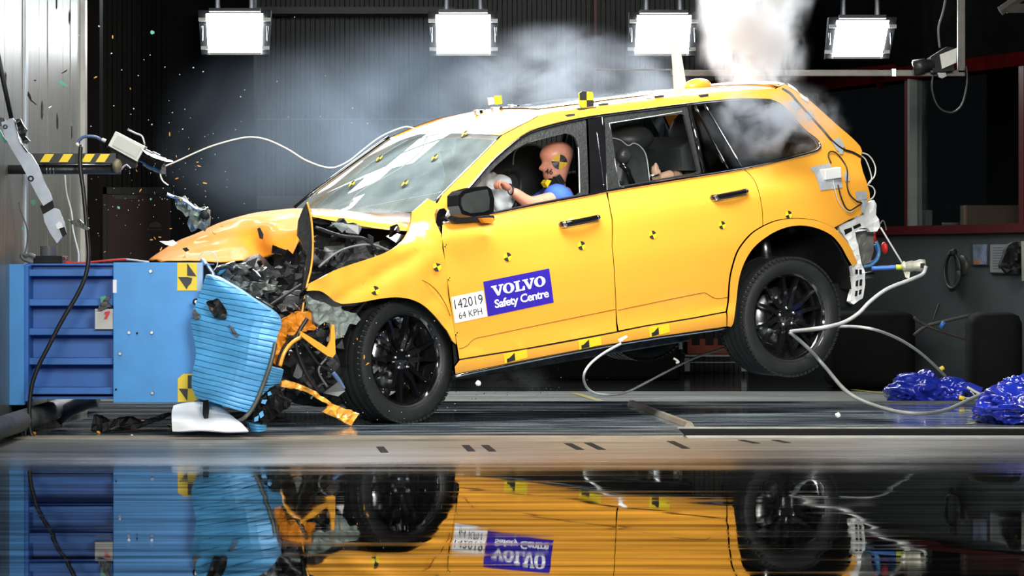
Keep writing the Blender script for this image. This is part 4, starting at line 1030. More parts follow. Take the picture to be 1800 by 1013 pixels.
standup('roof_fin', [(1181, 78), (1195, 79), (1208, 158), (1186, 160)], 0.0, OFFW, .012)
f2 = standup('roof_marker', [(857, 172), (868, 171), (870, 183), (859, 185)], .1, SILVERTAPE, .01)
standup('marker_plate', [(869, 169), (881, 168), (883, 182), (871, 184)], .1, YELLOW, .01, f2)
cx = L(1226, 150, .0)
lobj(G().blob(cx, (.10, .06, .045), .05, 2, 3, 2), 'roof_antenna', ORANGE, car, True)
# row of clamps along a wire harness at the front of the roof
hr = lobj(G().tube(spline([L(800, 219, .1), L(835, 203, .1), (L(860, 194, .1)), L(900, 190, .1), L(950, 188, .1), L(995, 188, .1)], 5), .006), 'wire_harness', STEEL, car, True)
for k in range(16):
    px = 838 + k * 10; py = 198 - (k if k < 6 else 6) * 1.6 + (k % 3) * 1.5; q = L(px, py, .05 + .03 * (k % 2))
    lobj(G().box((q.x - .012, q.y - .02, q.z - .015), (q.x + .012, q.y + .02, q.z + .018), bev=.003), 'harness_clamp', [SILVERTAPE, CHROME, WHITE][k % 3], hr)
for (px, py) in ((1003, 200), (1062, 181), (1160, 167), (1238, 165)):
    x, z = U(px, py + 4); lobj(G().box((x - .03, -(S(x, z) + .004), z - .008), (x + .03, -(S(x, z) - .02), z + .012), bev=.002), 'roof_clip', DGREY)
bead('roof_cable', [(1098, 178), (1112, 174), (1130, 173), (1146, 174)], .003, BLACKM, .0, 5)
# windscreen markers
def wsmark(px, py, r=.028):
    y = -.0
    # solve where the ray meets the screen by marching along side position
    best = None
    for k in range(-70, 71):
        y = k / 100; p = L(px, py, y)
        for i in range(4):
            x0, z0 = EDGE[i]; x1, z1 = EDGE[i + 1]
            if min(z0, z1) - .02 <= p.z <= max(z0, z1) + .06:
                f = (p.z - z0) / (z1 - z0); xx = x0 + (x1 - x0) * f; s = S(xx, p.z); ff = (i + f) / 4
                xs = xx - (.13 * (1 - ff) + .055 * ff) * (1 - (y / s) ** 2); d = abs(p.x - xs)
                if best is None or d < best[0]: best = (d, p.copy())
    p = best[1] + Vector((-.02, -.01, .02)); u = Vector((.72, .0, .69)); v = Vector((0, -1, 0)); vs = [p]; n = 24
    for q in range(n + 1): a = 2 * math.pi * q / n + .4; vs.append(p + (u * math.cos(a) + v * math.sin(a)) * r)
    g = G(); g.v = vs; g.f = [(0, q + 1, q + 2) for q in range(n)]; g.mi = [(q // 6) % 2 for q in range(n)]
    lobj(g, 'windscreen_marker', [YELLOW, MBLACK], car)
for p in ((671, 283), (768, 282), (716, 327), (623, 328), (821, 240)): wsmark(*p)

# --- rear end: foam brackets, sensors, wires, tape
br = cpoly('bumper_bracket', [(1474, 396), (1498, 388), (1515, 378), (1528, 356), (1537, 352), (1541, 360), (1540, 378), (1545, 386), (1547, 398), (1541, 407), (1530, 408), (1524, 400), (1512, 402), (1503, 408), (1508, 430), (1512, 450), (1514, 464), (1520, 476), (1521, 500), (1516, 525), (1500, 535), (1493, 530), (1499, 505), (1500, 485), (1497, 470), (1506, 464), (1500, 446), (1490, 424), (1478, 408)], lambda x, y: -.88 + max(0, x - 1500) * .001, FOAM, thick=.03, amp=.008, step=8)
DK = BLACKM
for q in ([(1500, 398), (1512, 393), (1514, 397), (1502, 403)], [(1484, 404), (1497, 400), (1498, 406), (1486, 413)], [(1505, 474), (1508, 474), (1508, 482), (1505, 482)], [(1512, 474), (1515, 474), (1515, 482), (1512, 482)], [(1506, 494), (1509, 493), (1508, 503), (1505, 503)], [(1513, 492), (1516, 491), (1515, 502), (1512, 502)], [(1505, 512), (1508, 511), (1507, 520), (1504, 521)], [(1512, 510), (1515, 509), (1514, 516), (1511, 518)]):
    cpoly('bracket_opening', q, -.885, DK, thick=.01, par=br)
cpoly('exhaust_box', [(1503, 408), (1528, 404), (1536, 410), (1536, 440), (1530, 462), (1516, 466), (1512, 440)], -.72, mat('stained_metal_box', (.33, .33, .3), .45, .5, var=.5, vscale=9), thick=.25, amp=.01, step=8)
lobj(G().tube([L(1488, 488, -.6), L(1520, 485, -.6), L(1534, 482, -.6)], .022), 'exhaust_pipe', STEEL, car, True)
for k, (pts, m, r) in enumerate([([(1540, 425), (1545, 440), (1542, 455), (1530, 466), (1518, 468)], mat('light_blue_hose', (.12, .35, .6), .35, var=.1), .012), ([(1538, 430), (1543, 445), (1538, 458), (1524, 464)], BLUEROPE, .008), ([(1536, 405), (1546, 395), (1552, 388), (1556, 395), (1558, 405)], CABLE_D, .004)]):
    lobj(G().tube(spline([L(px, py, -.7) for px, py in pts], 6), r), 'rear_hose', m, smooth=True)
lobj(G().blob(L(1555, 436, -.72), (.02, .03, .04), .02, 1, 2), 'red_cap', REDP, car, True)
lobj(G().tube([L(1536, 410, -.7), L(1538, 425, -.7)], .012), 'red_cap', REDP, car, True)
# sensor box on tape
def tapeq(c, name='tape_patch', off=.005, m=SILVERTAPE):
    return qpatch(quadmap(c), 0, 0, 1, 1, off, m, name, 3)
tapeq([(1424, 294), (1458, 287), (1461, 296), (1426, 302)]); tapeq([(1430, 302), (1472, 293), (1480, 330), (1441, 335)])
x, z = U(1458, 305)
lobj(G().box((x - .07, -(S(x, z) + .05), z - .035), (x + .06, -(S(x, z) - .01), z + .035), bev=.006, M=None), 'sensor_box', WHITE)
for q in ([(1383, 181), (1394, 176), (1406, 188), (1398, 194)], [(1413, 201), (1421, 193), (1430, 203), (1420, 212)], [(1460, 248), (1474, 241), (1484, 258), (1470, 266)], [(1470, 258), (1482, 256), (1480, 271), (1474, 271)], [(1502, 337), (1521, 336), (1523, 350), (1504, 353)], [(1512, 352), (1524, 351), (1518, 376), (1512, 372)], [(1482, 304), (1490, 303), (1492, 318), (1484, 319)]):
    tapeq(q, off=.009)
bead('tail_cable', [(1374, 156), (1388, 164), (1400, 178), (1424, 205), (1445, 228), (1462, 248), (1480, 262), (1498, 268), (1512, 276)], .008, CABLE_B, .006, 5)
bead('sensor_wire', [(1459, 287), (1454, 274), (1457, 267), (1466, 268), (1478, 280), (1487, 298), (1487, 325), (1492, 342), (1504, 354), (1512, 356)], .0045, CABLE_B, .012, 5)
bead('sensor_wire', [(1471, 325), (1476, 345), (1484, 364), (1492, 370), (1500, 366), (1513, 357)], .0045, CABLE_B, .012, 5)
bead('sensor_wire', [(1462, 314), (1466, 335), (1474, 358), (1490, 373), (1500, 368)], .003, OFFW, .012, 5)
for pts in ([(1514, 269), (1525, 272), (1534, 282), (1539, 296), (1537, 310), (1530, 318), (1525, 324)], [(1513, 273), (1521, 280), (1528, 296), (1532, 312), (1530, 320), (1524, 325)], [(1525, 325), (1534, 329), (1538, 338), (1534, 348), (1524, 353)]):
    lobj(G().tube(spline([L(px, py, -.74) for px, py in pts], 6), .0045), 'loop_wire', OFFW, car, True)
lobj(G().box((3.66, -.66, 1.0), (3.76, -.4, 1.25), bev=.01), 'taillight_housing', BLACKM)
for (c) in ([(1382, 146), (1400, 158), (1402, 163), (1384, 152)], [(1404, 164), (1420, 174), (1419, 180), (1405, 171)]):
    tapeq(c, 'rail_pad', .01, OFFW)

# ------------------------------------------------------------------ offset barrier on the left block
YBAR = 17.8
bar = empty('crash_barrier', 'blue steel barrier frame bolted to the left block with crushed honeycomb front', 'barrier', loc=(W(15, 708, YBAR).x, YBAR, W(15, 708, YBAR).z))
def bx(name, px0, px1, py0, py1, Y, d, m, parent=None, bev=0.0):
    a = W(px0, py1, Y); b = W(px1, py0, Y); return G().box((a.x, Y, a.z), (b.x, Y + d, b.z), bev=bev).obj(name, m, parent)
bx('side_plate', 199, 357, 461.5, 708.5, YBAR, .03, BLUE_P, bar, .003)
bx('rear_plate', 20, 352, 470, 700, YBAR + .9, .05, BLUE_F, bar)
bx('top_plate', 44, 352, 463.5, 466.5, YBAR + .12, .85, BLUE_F, bar)
bx('bottom_plate', 44, 352, 697, 702, YBAR + .12, .85, BLUE_F, bar)
bx('web_panel', 40, 203, 466, 700, YBAR + .20, .03, BLUE_F, bar)
bx('mounting_flange', 15.5, 42.5, 464.5, 712.5, YBAR - .02, .06, BLUE_P, bar, .003)
bx('mounting_flange', 42, 50, 466, 706, YBAR + .02, .2, BLUE_F, bar, .003)
for py in (474, 526, 577.5, 629.5, 681.5):
    bx('ladder_bar', 49, 199, py, py + 12, YBAR + .06, .14, BLUE_F, bar, .004)
def hexbolt(px, py, r=.011, Y=YBAR, m=STEEL, par=bar):
    c = W(px, py, Y); M = Matrix.Translation(c); o = G().lathe([(0, .012), (r * .8, .012), (r, .008), (r, 0)], n=10, M=M).obj('bolt', m, par); autosmooth(o, 30)
for p in ((265, 477), (267, 585), (227, 585), (268, 691), (211, 622)): hexbolt(*p)
BOLTB = BLACKM
for p in ((241, 586), (204, 685)): hexbolt(*p, r=.006, m=BLACKM)
tag(bx('plate_tape', 198.5, 205, 492, 515, YBAR - .004, .003, WHITEP, bar), 'white tape strip')
def bmark(x0, x1, y0, y1, cut=0.0):
    o = bx('target_marker', x0, x1, y0, y1, YBAR - .005, .004, YELLOW, bar); return o
m1 = bmark(311.5, 346, 462, 511)
V = lambda name, pts, Y, d, m, par: wpoly(name, pts, Y, d, m, par)
V('marker_quadrant', [(329, 463), (329, 485), (345.5, 486)], YBAR - .008, .003, MBLACK, m1)
V('marker_quadrant', [(313, 487), (329, 487), (338, 489), (336, 498), (331, 503), (328, 509)], YBAR - .008, .003, MBLACK, m1)
m2 = V('target_marker', [(312.5, 666), (322, 657.5), (341, 657), (343, 690), (352, 701), (340, 706.5), (312.5, 707)], YBAR - .005, .004, YELLOW, bar)
V('marker_quadrant', [(330, 660), (342, 660), (342, 683), (330, 683)], YBAR - .008, .003, MBLACK, m2)
V('marker_quadrant', [(314, 683.5), (330, 684), (329, 705)], YBAR - .008, .003, MBLACK, m2)
bx('edge_strip', 346, 356, 462, 512, YBAR - .003, .01, mat('pale_edge_strip', (.35, .5, .62), .4, var=.1), bar)
pl = bx('number_plate', 167, 199, 543, 579, YBAR + .02, .01, mat('dull_white_plate', (.5, .5, .48), .5, var=.1), bar)
V('number', [(184, 549), (191, 547), (194, 548), (188, 561), (183, 561), (186.5, 552), (183, 553)], YBAR + .012, .005, REDP, pl)
V('plate_rag', [(171, 545), (176, 535), (186, 523), (194, 520), (190, 530), (197, 541), (190, 540), (178, 546)], YBAR - .01, .02, BLACKP, bar)
V('plate_rag', [(176, 522), (186, 520), (187, 526), (178, 535)], YBAR - .0, .02, GREENP, bar)

# crushed honeycomb block: ribbed near face, solid body, white base skirt
def hc_face(name, rows, ncor, m, parent, depth=.8, amp=.010, cz=.55, Yf=17.62, nseg=10):
    """rows: left edge px list (top->bottom), right edge px list; grooves run left to right"""
    Lp = spline([W(x, y, Yy) for x, y, Yy in rows[0]], 12); Rp = spline([W(x, y, Yy) for x, y, Yy in rows[1]], 12)
    def samp(P, t): k = min(len(P) - 2, int(t * (len(P) - 1))); return P[k].lerp(P[k + 1], t * (len(P) - 1) - k)
    vs = []; nr = ncor * 6
    for i in range(nr + 1):
        t = i / nr; t = min(1, (i // 6 + [0, .05, .12, .5, .88, .95][i % 6]) / ncor)
        dd = [0, .75, 1, 1.05, 1, .75][i % 6]
        a, b = samp(Lp, t), samp(Rp, t)
        for j in range(nseg + 1):
            s = j / nseg; p = a.lerp(b, s); p.y -= amp * dd + .10 * math.sin(s * math.pi) * .4
            q = p * 5; p += Vector((noise.noise(q) * .006, noise.noise(q + Vector((3, 1, 2))) * .02, noise.noise(q + Vector((7, 5, 2))) * .008))
            vs.append(p)
    w = nseg + 1; fs = [(i * w + j, (i + 1) * w + j, (i + 1) * w + j + 1, i * w + j + 1) for i in range(nr) for j in range(nseg)]
    n = len(vs); bk = [v + Vector((-.045 * depth - .02, depth, .0)) for v in vs]
    ring = [i * w for i in range(nr + 1)] + [nr * w + j for j in range(1, w)] + [i * w + nseg for i in range(nr - 1, -1, -1)] + [j for j in range(nseg - 1, 0, -1)]
    # ring runs: left down, bottom right, right up, top left
    fs2 = [tuple(i + n for i in reversed(f)) for f in fs] + [(a, a + n, b + n, b) for a, b in zip(ring, ring[1:] + ring[:1])]
    return mesh(name, vs + bk, fs + fs2, m, parent)
hc = hc_face('honeycomb_block', [[(362, 484, 17.70), (354, 510, 17.68), (345, 532, 17.66), (337, 560, 17.64), (341, 590, 17.64), (345, 621, 17.62), (340, 650, 17.6), (337, 676, 17.6), (344, 698, 17.6)],
                            [(384, 489, 17.68), (436, 519, 17.55), (492, 561, 17.5), (487, 592, 17.5), (480, 622, 17.5), (472, 652, 17.5), (463, 682, 17.5), (452, 706, 17.5), (434, 724, 17.5)]], 24, BLUE_H, bar)
hc_face('honeycomb_flap', [[(468, 641, 17.56), (464, 655, 17.56), (461, 677, 17.56)], [(498, 651, 17.62), (495, 664, 17.62), (491, 676, 17.62)]], 7, BLUE_H, bar, .25, .008)
hc_face('honeycomb_flap', [[(460, 678, 17.58), (452, 694, 17.58), (446, 710, 17.58)], [(489, 677, 17.62), (478, 694, 17.62), (462, 712, 17.62)]], 6, BLUE_H, bar, .2, .008)
wpoly('torn_backing', [(489, 676), (499, 698), (513, 704), (509, 714), (498, 722), (493, 727), (478, 738), (464, 748), (452, 742), (442, 744), (444, 733), (450, 712), (455, 700), (466, 690), (474, 682)], 17.5, .05, BLACKM, bar, step=7, amp=.05)
for q in ([(470, 690), (475, 688), (478, 694), (471, 696)], [(461, 703), (470, 703), (466, 711), (459, 709)], [(455, 727), (462, 722), (464, 731), (458, 736)], [(447, 735), (455, 730), (454, 740), (447, 742)]):
    wpoly('torn_scrap', q, 17.46, .01, BLUE_H, bar)
hc_face('honeycomb_flap', [[(438, 742, 17.5), (440, 750, 17.5), (444, 759, 17.5)], [(468, 746, 17.5), (468, 752, 17.5), (467, 757, 17.5)]], 3, BLUE_H, bar, .15, .008)
g = G().tube(spline([W(484, 604, 17.48), W(478, 632, 17.46), W(466, 668, 17.46), W(452, 703, 17.46), W(440, 724, 17.46), W(428, 736, 17.46), W(420, 740, 17.5)], 6), .012); g.obj('torn_edge_strip', mat('primer_grey_edge', (.12, .13, .11), .45, .3, var=.3), bar, True)
for (px, py) in ((345, 531),): hexbolt(px, py, .02, 17.72, BLACKM); hexbolt(px, py, .010, 17.70, WHITEP)
wpoly('torn_backing', [(338, 550), (342, 543), (345, 548), (353, 556), (348, 562), (340, 560)], 17.58, .02, BLACKP, bar)
wpoly('torn_backing', [(362, 535), (372, 524), (384, 528), (394, 540), (399, 552), (397, 563), (388, 560), (376, 556), (370, 548)], 17.52, .03, BLACKP, bar, step=5, amp=.05)
wpoly('torn_backing', [(402, 571), (408, 575), (415, 584), (420, 590), (417, 593), (408, 585)], 17.5, .02, BLACKP, bar)
# crumpled bright sheet lying under the honeycomb
CR = mat('crumpled_white_sheet', (.85, .88, .9), .35, .1, var=.12, vscale=6)
def crumpled(name, rows, m, label, cat, thick=.01, amp=.02, nsc=6, group=None):
    o = patch(name, rows, m, 5, 4, thick, amp, nsc, parent=None, smooth=False, world=True)
    if label: tag(o, label, cat, group)
    return o
crumpled('crumpled_sheet', [[(306, 715, 17.62), (330, 710, 17.64), (356, 707, 17.66), (378, 710, 17.7), (398, 727, 17.66)],
                            [(304, 726, 17.58), (328, 727, 17.57), (356, 724, 17.6), (380, 724, 17.6), (410, 736, 17.55)],
                            [(304, 738, 17.5), (330, 739, 17.48), (358, 738, 17.48), (384, 740, 17.46), (424, 745, 17.45)],
                            [(304, 758, 17.45), (336, 759, 17.42), (366, 760, 17.4), (398, 760, 17.4), (438, 759, 17.4)]], CR, 'crumpled bright white metal sheet lying on the floor under the blue honeycomb block', 'metal sheet')
wpoly('upright_shard', [(357, 704), (366, 703), (368, 720), (366, 736), (359, 738), (356, 728)], 17.5, .03, BLACKG)
tag(D.objects['upright_shard'], 'upright black shard leaning on the crumpled white sheet below the barrier', 'debris')
# dark underside clutter
for i, (pts, lab) in enumerate([([(158, 735), (165, 708), (176, 705), (190, 716), (215, 705), (232, 708), (245, 718), (200, 726), (175, 735)], 'torn black sheet lying on the floor beneath the blue barrier frame'),
                      ([(182, 733), (235, 720), (262, 712), (292, 703), (310, 700), (285, 713), (235, 731), (190, 736)], 'long dark bent strip lying on the floor beneath the blue side plate')]):
    o = wpoly('floor_debris', pts, 18.05, .12, BLACKM, None, step=10, amp=.06); tag(o, lab, 'debris')
    dz = min((o.matrix_basis @ v.co).z for v in o.data.vertices); o.location.z -= dz
# device on top of the barrier
dv = empty('sensor_unit', 'grey cylinder on a black box standing on top of the blue barrier frame', 'sensor', loc=(W(85, 464, 18.1).x, 18.1, W(85, 464, 18.1).z))
zt = W(85, 463.5, YBAR).z
a = W(62, 466, 18.1); b = W(113, 450, 18.1); G().box((a.x, 18.02, zt - .0), (b.x, 18.25, b.z), bev=.004).obj('base_box', BLACKM, dv)
c = W(85.5, 450, 18.12); G().lathe([(0, 0), (.046, 0), (.048, .01), (.048, .055), (0, .055)], n=32, M=Matrix.Translation((c.x, 18.13, c.z)) @ Matrix.Rotation(R_(-90), 4, 'X')).obj('cylinder', mat('grey_can', (.13, .14, .15), .45, var=.1), dv, False)
autosmooth(D.objects['cylinder'], 40)
G().tube([W(113, 452, 18.1), W(116, 456, 18.1)], .006).obj('plug', REDP, dv)
def cable(name, pts, Y, r, m, label, cat='cable', sub=8, group=None, parent=None):
    P = [W(p[0], p[1], p[2] if len(p) > 2 else Y) for p in pts]
    o = G().tube(spline(P, sub), r, n=8).obj(name, m, parent, True)
    if label: tag(o, label, cat, group)
    return o
cable('tangled_lead', [(62, 452), (52, 448), (46, 450), (42, 446), (38, 450), (42, 456), (50, 459), (58, 462)], 18.0, .012, mat('grey_lead', (.2, .21, .2), .4, var=.3), 'tangled grey lead beside the black sensor box on the barrier')
cable('red_cable', [(113, 463), (150, 462), (180, 459), (205, 457), (222, 456)], 18.0, .006, REDP, 'red cable running along the top of the blue barrier frame')
cable('pale_cable', [(222, 456), (240, 458), (262, 461)], 18.0, .0055, CABLE_G, 'short pale grey cable continuing the red one on the barrier top')
bx('red_block', 116, 125, 459, 464, 18.0, .05, REDP); tag(D.objects['red_block'], 'small red block on the barrier frame where the red cable starts', 'block')
cable('black_cable', [(142, 254), (141, 290), (146, 330), (150, 370), (153, 410), (156, 450), (150, 486), (135, 520), (110, 562), (85, 610), (65, 650), (54, 690), (52, 740), (58, 768), (80, 773), (120, 783, 17.3), (128, 788, 17.1), (115, 791, 17.0), (60, 792, 17), (5, 793, 17)], 17.62, .012, CABLE_B, 'long black cable hanging over the barrier frame down to the floor')
cable('black_cable', [(0, 810, 16.2), (15, 806, 16.3), (24, 800, 16.6), (18, 797, 16.8), (2, 795, 17)], 16.5, .01, CABLE_B, 'black cable looping on the floor at the left edge')
cable('white_cable', [(114, 308), (117, 340), (124, 366), (127, 385), (128, 402), (133, 425), (138, 445), (138, 463)], 18.4, .005, OFFW, 'thin white cable hanging beside the planking down to the barrier')
cable('pale_cable', [(34, 356), (36, 370), (46, 396), (49, 416), (44, 445)], 17.75, .004, CABLE_D, 'thin dark cable curving down the planking left of the sensor unit')
wpoly('cable_clip', [(118, 386), (124, 388), (140, 386), (150, 396), (157, 402), (152, 406), (140, 400), (126, 394)], 17.6, .03, BLACKP); tag(D.objects['cable_clip'], 'torn black clip hanging across the long black cable', 'debris')
# ribbed conduit along the foot of the block
P = [Vector((BX + .09, y, .09)) for y in (15.5, 16.5, 17.3, 17.7, 18.1, 18.6, 19.3, 20.6)]
for k in (3, 4, 5): P[k].z += .0
g = G().tube(spline(P, 6), .06, 12); g.obj('floor_conduit', mat('grey_conduit', (.12, .12, .115), .5, var=.35, vscale=8), None, True); tag(D.objects['floor_conduit'], 'thick grey conduit lying on the floor along the foot of the block', 'conduit')
cable('floor_conduit', [(100, 738, 18.9), (120, 722, 18.9), (150, 708, 18.9), (170, 704, 18.9)], 18.9, .045, D.materials['grey_conduit'], 'bent grey conduit rising behind the barrier frame near the floor', 'conduit')

# ------------------------------------------------------------------ floodlights
LAMP = D.materials.new('lamp_face'); LAMP.use_nodes = True
b = LAMP.node_tree.nodes['Principled BSDF']; b.inputs['Emission Color'].default_value = (.95, .98, 1, 1); b.inputs['Emission Strength'].default_value = 26; b.inputs['Base Color'].default_value = (.9, .9, .9, 1)
FLM = mat('floodlight_metal', (0.02, 0.022, 0.025), .4, .5, var=.2)
def flood(c, label):
    tl, tr, br_, bl = c; Y = 24.6; cx = sum(p[0] for p in c) / 4; cy = sum(p[1] for p in c) / 4
    e = empty('floodlight', label, 'floodlight', loc=W(cx, cy, Y), group='floodlights over the track')
    def q(pts, y0, d, m, name, par=e): return wpoly(name, pts, y0, d, m, par)
    tilt = lambda x, y: Y + (y - cy) / 231 * -.35
    q([tl, tr, br_, bl], tilt, .02, LAMP, 'lamp_face')
    o = [(tl[0] - 14, tl[1] - 6), (tr[0] + 14, tr[1] - 6), (br_[0] + 12, br_[1] + 4), (bl[0] - 12, bl[1] + 4)]
    q(o, lambda x, y: tilt(x, y) + .04, .12, FLM, 'housing')
    q([(tl[0] + 5, tl[1] - 10), (tr[0] - 5, tr[1] - 10), (tr[0] - 5, tl[1] - 4), (tl[0] + 5, tl[1] - 4)], Y - .05, .1, FLM, 'visor')
    for p, s in ((tl, -1), (tr, 1), (br_, 1), (bl, -1)):
        yy = p[1] + (10 if p in (tl, tr) else -8)
        q([(p[0], yy - 3), (p[0] + 13 * s, yy - 3), (p[0] + 13 * s, yy + 3), (p[0], yy + 3)], lambda x, y: tilt(x, y) - .01, .03, WHITE, 'clamp')
    for p, p2, s in ((tl, bl, -1), (tr, br_, 1)):
        mx_ = (p[0] + p2[0]) / 2 + 9 * s
        G().tube([W(mx_, p[1] + 22, Y - .02), W(mx_ + .5, p2[1] - 20, Y - .02)], .008).obj('handle', STEEL, e, True)
    q([(bl[0] + 2, bl[1]), (br_[0] - 2, br_[1]), (br_[0] - 4, br_[1] + 4), (bl[0] + 4, bl[1] + 4)], Y - .1, .04, OFFW, 'lower_rim')
    G().tube([W(cx - 30, tl[1] - 8, Y + .1), W(cx - 30, tl[1] - 8, Y + .1) + Vector((0, 0, 6.0 - W(cx - 30, tl[1] - 8, Y).z))], .02).obj('hanger', FLM, e, True)
    G().tube([W(cx + 30, tl[1] - 8, Y + .1), W(cx + 30, tl[1] - 8, Y + .1) + Vector((0, 0, 6.0 - W(cx + 30, tl[1] - 8, Y).z))], .02).obj('hanger', FLM, e, True)
flood([(362, 24), (462, 24), (460, 92), (366, 92)], 'leftmost of the four glowing square floodlights, above the dark column')
flood([(766, 26), (862, 26), (862, 94), (768, 94)], 'second glowing floodlight from the left, above the windscreen')
flood([(1120, 27), (1215, 27), (1210, 94), (1116, 94)], 'third glowing floodlight from the left, partly hidden by the upright pale fin')
flood([(1471, 36), (1563, 36), (1551, 99), (1463, 99)], 'rightmost glowing floodlight, between the smoke and the hanging camera')

# ------------------------------------------------------------------ cameras and their booms
bm_ = empty('camera_boom', 'hazard-striped boom reaching out from the left block to the white camera', 'boom', loc=W(60, 290, 17.7))
a = W(56, 307, 17.75)
def bx2(name, px0, px1, py0, py1, Y, d, m, par=None, bev=0.0): return bx(name, px0, px1, py0, py1, Y, d, m, par, bev)
bx2('upper_beam', 52, 204, 269.5, 288, 17.70, .10, MBLACK, bm_, .003)
for x in (70, 103, 142, 168): wpoly('hazard_stripe', [(x + 9, 271), (x + 25, 271), (x + 16, 285), (x, 285)], 17.695, .004, YELLOW, bm_)
G().tube([W(-10, 298, 17.75), W(212, 298, 17.75)], .026, 20).obj('lower_tube', BLACKP, bm_, True)
G().tube([W(74, 289.5, 17.70), W(195, 289.5, 17.70)], .004, 8).obj('tube_rail', STEEL, bm_, True)
for x in (82, 88, 94): G().tube([W(x, 298, 17.75), W(x + 2, 298, 17.75)], .029, 20).obj('tube_collar', STEEL, bm_, True)
G().blob(W(206, 292, 17.72), (.028, .05, .04), .05, 2, 3).obj('end_cap', mat('tan_cap', (.18, .15, .09), .5, var=.2), bm_, True)
def hscam(name, body, lens_pts, lens_r, Y, label, arm=None, loc=None, depth=.12):
    e = empty(name, label, 'camera', loc=W(*loc, Y)); 
    o = wpoly('body', body, Y, depth, OFFW, e); m = o.modifiers.new('b', 'BEVEL'); m.width = .006; m.segments = 2; m.limit_method = 'ANGLE'
    return e
c1 = hscam('high_speed_camera', [(203, 231), (255, 258), (241, 284), (190, 256)], None, None, 17.72, 'white boxed camera aiming down right from the end of the striped boom', loc=(222, 257))
wpoly('body_panel', [(207, 237), (248, 259), (239, 277), (197, 255)], 17.714, .008, mat('grey_label_panel', (.5, .52, .48), .5, var=.05), c1)
wpoly('mounting_plate', [(192, 258), (240, 284), (238, 294), (225, 296), (205, 284), (196, 270)], 17.76, .07, BLACKM, c1)
G().tube([W(248, 272, 17.78), W(262, 279, 17.78), W(263, 279.5, 17.78), W(275, 285, 17.78), W(276, 286, 17.78), W(287, 291, 17.78)], [.04, .04, .046, .046, .04, .042], 24).obj('lens', BLACKG, c1, False)
wpoly('lens_bracket', [(249, 262), (256, 266), (268, 272), (272, 271), (288, 279), (302, 282), (304, 284), (292, 284), (270, 277), (256, 270)], 17.70, .015, CHROME, c1)
wpoly('lens_cap_arm', [(258, 276), (270, 284), (290, 290), (290, 306), (282, 306), (262, 298), (250, 290)], 17.8, .05, BLACKP, c1)
cable('camera_strap', [(224, 227.5), (240, 235), (250, 240), (255, 256)], 17.74, .005, STEEL, None, parent=c1, sub=3)
cable('camera_bracket', [(210, 300), (214, 296), (222, 290), (230, 296)], 17.72, .006, CHROME, None, parent=c1)
cable('camera_lead', [(137, 255), (140, 246), (150, 240), (168, 241), (178, 246), (184, 249)], 17.72, .009, mat('blue_grey_lead', (.06, .1, .22), .3, var=.1), 'blue grey lead from the black cable top to the white camera')
cable('camera_plug', [(179, 245), (186, 248)], 17.71, .010, OFFW, 'small white plug entering the back of the white camera', 'plug', 3)
cable('cable_hook', [(134, 252), (138, 256), (146, 257)], 17.62, .010, OFFW, 'small pale hook from which the long black cable hangs', 'hook', 3)
cable('white_cable', [(296, 326), (286, 318), (282, 306), (288, 294), (310, 284), (345, 268), (372, 257), (410, 246), (440, 241), (470, 246), (505, 262), (540, 283), (580, 295), (610, 285), (640, 262), (670, 240), (705, 225), (722, 224), (738, 231), (748, 232)], 20.2, .005, OFFW, 'long white cable swinging in the air between boom camera and windscreen top')
# right boom: post, arm, camera
b2_ = empty('camera_boom', 'grey steel post and arm holding the dark hooded camera at top right', 'boom', loc=W(1690, 130, 22.4))
bx2('post', 1684, 1697, -120, 128, 22.4, .05, PIPE, b2_, .004)
bx2('arm', 1180, 1697, 123, 134, 22.4, .05, PIPE, b2_, .004)
bx2('arm', 1048, 1180, 121.5, 123.5, 22.42, .02, PIPE, b2_)
bx2('arm_collar', 1568, 1575, 121, 134, 22.38, .06, STEEL, b2_)
c2 = hscam('high_speed_camera', [(1652, 96), (1682, 84), (1681, 110), (1656, 121)], None, None, 22.25, 'dark camera with pale side panel mounted at the post of the right boom', loc=(1660, 110), depth=.16)
wpoly('body_shell', [(1636, 100), (1664, 82), (1678, 84), (1652, 96), (1656, 121), (1676, 112), (1678, 124), (1640, 128)], 22.27, .2, BLACKM, c2)
G().tube([W(1642, 113, 22.3), W(1628, 115, 22.3), W(1627, 115, 22.3), W(1606, 119, 22.3)], [.04, .04, .05, .052], 24).obj('lens', BLACKP, c2, True)
G().tube([W(1606.5, 119, 22.3), W(1605, 119.3, 22.3)], .04, 24).obj('lens_glass', BLACKG, c2, True)
wpoly('mount_clamp', [(1648, 128), (1662, 128), (1664, 134), (1656, 138), (1650, 135)], 22.24, .05, CHROME, c2)
cable('power_cable', [(1640, 132), (1639, 160), (1650, 188), (1672, 198), (1690, 186), (1699, 156), (1700, 130), (1698, 116)], 22.3, .008, CABLE_B, 'black cable looping below the right boom camera')
cable('power_cable', [(1652, 84), (1650, 50), (1658, 20), (1664, -10)], 22.35, .008, CABLE_D, 'dark cable running up from the right boom camera')

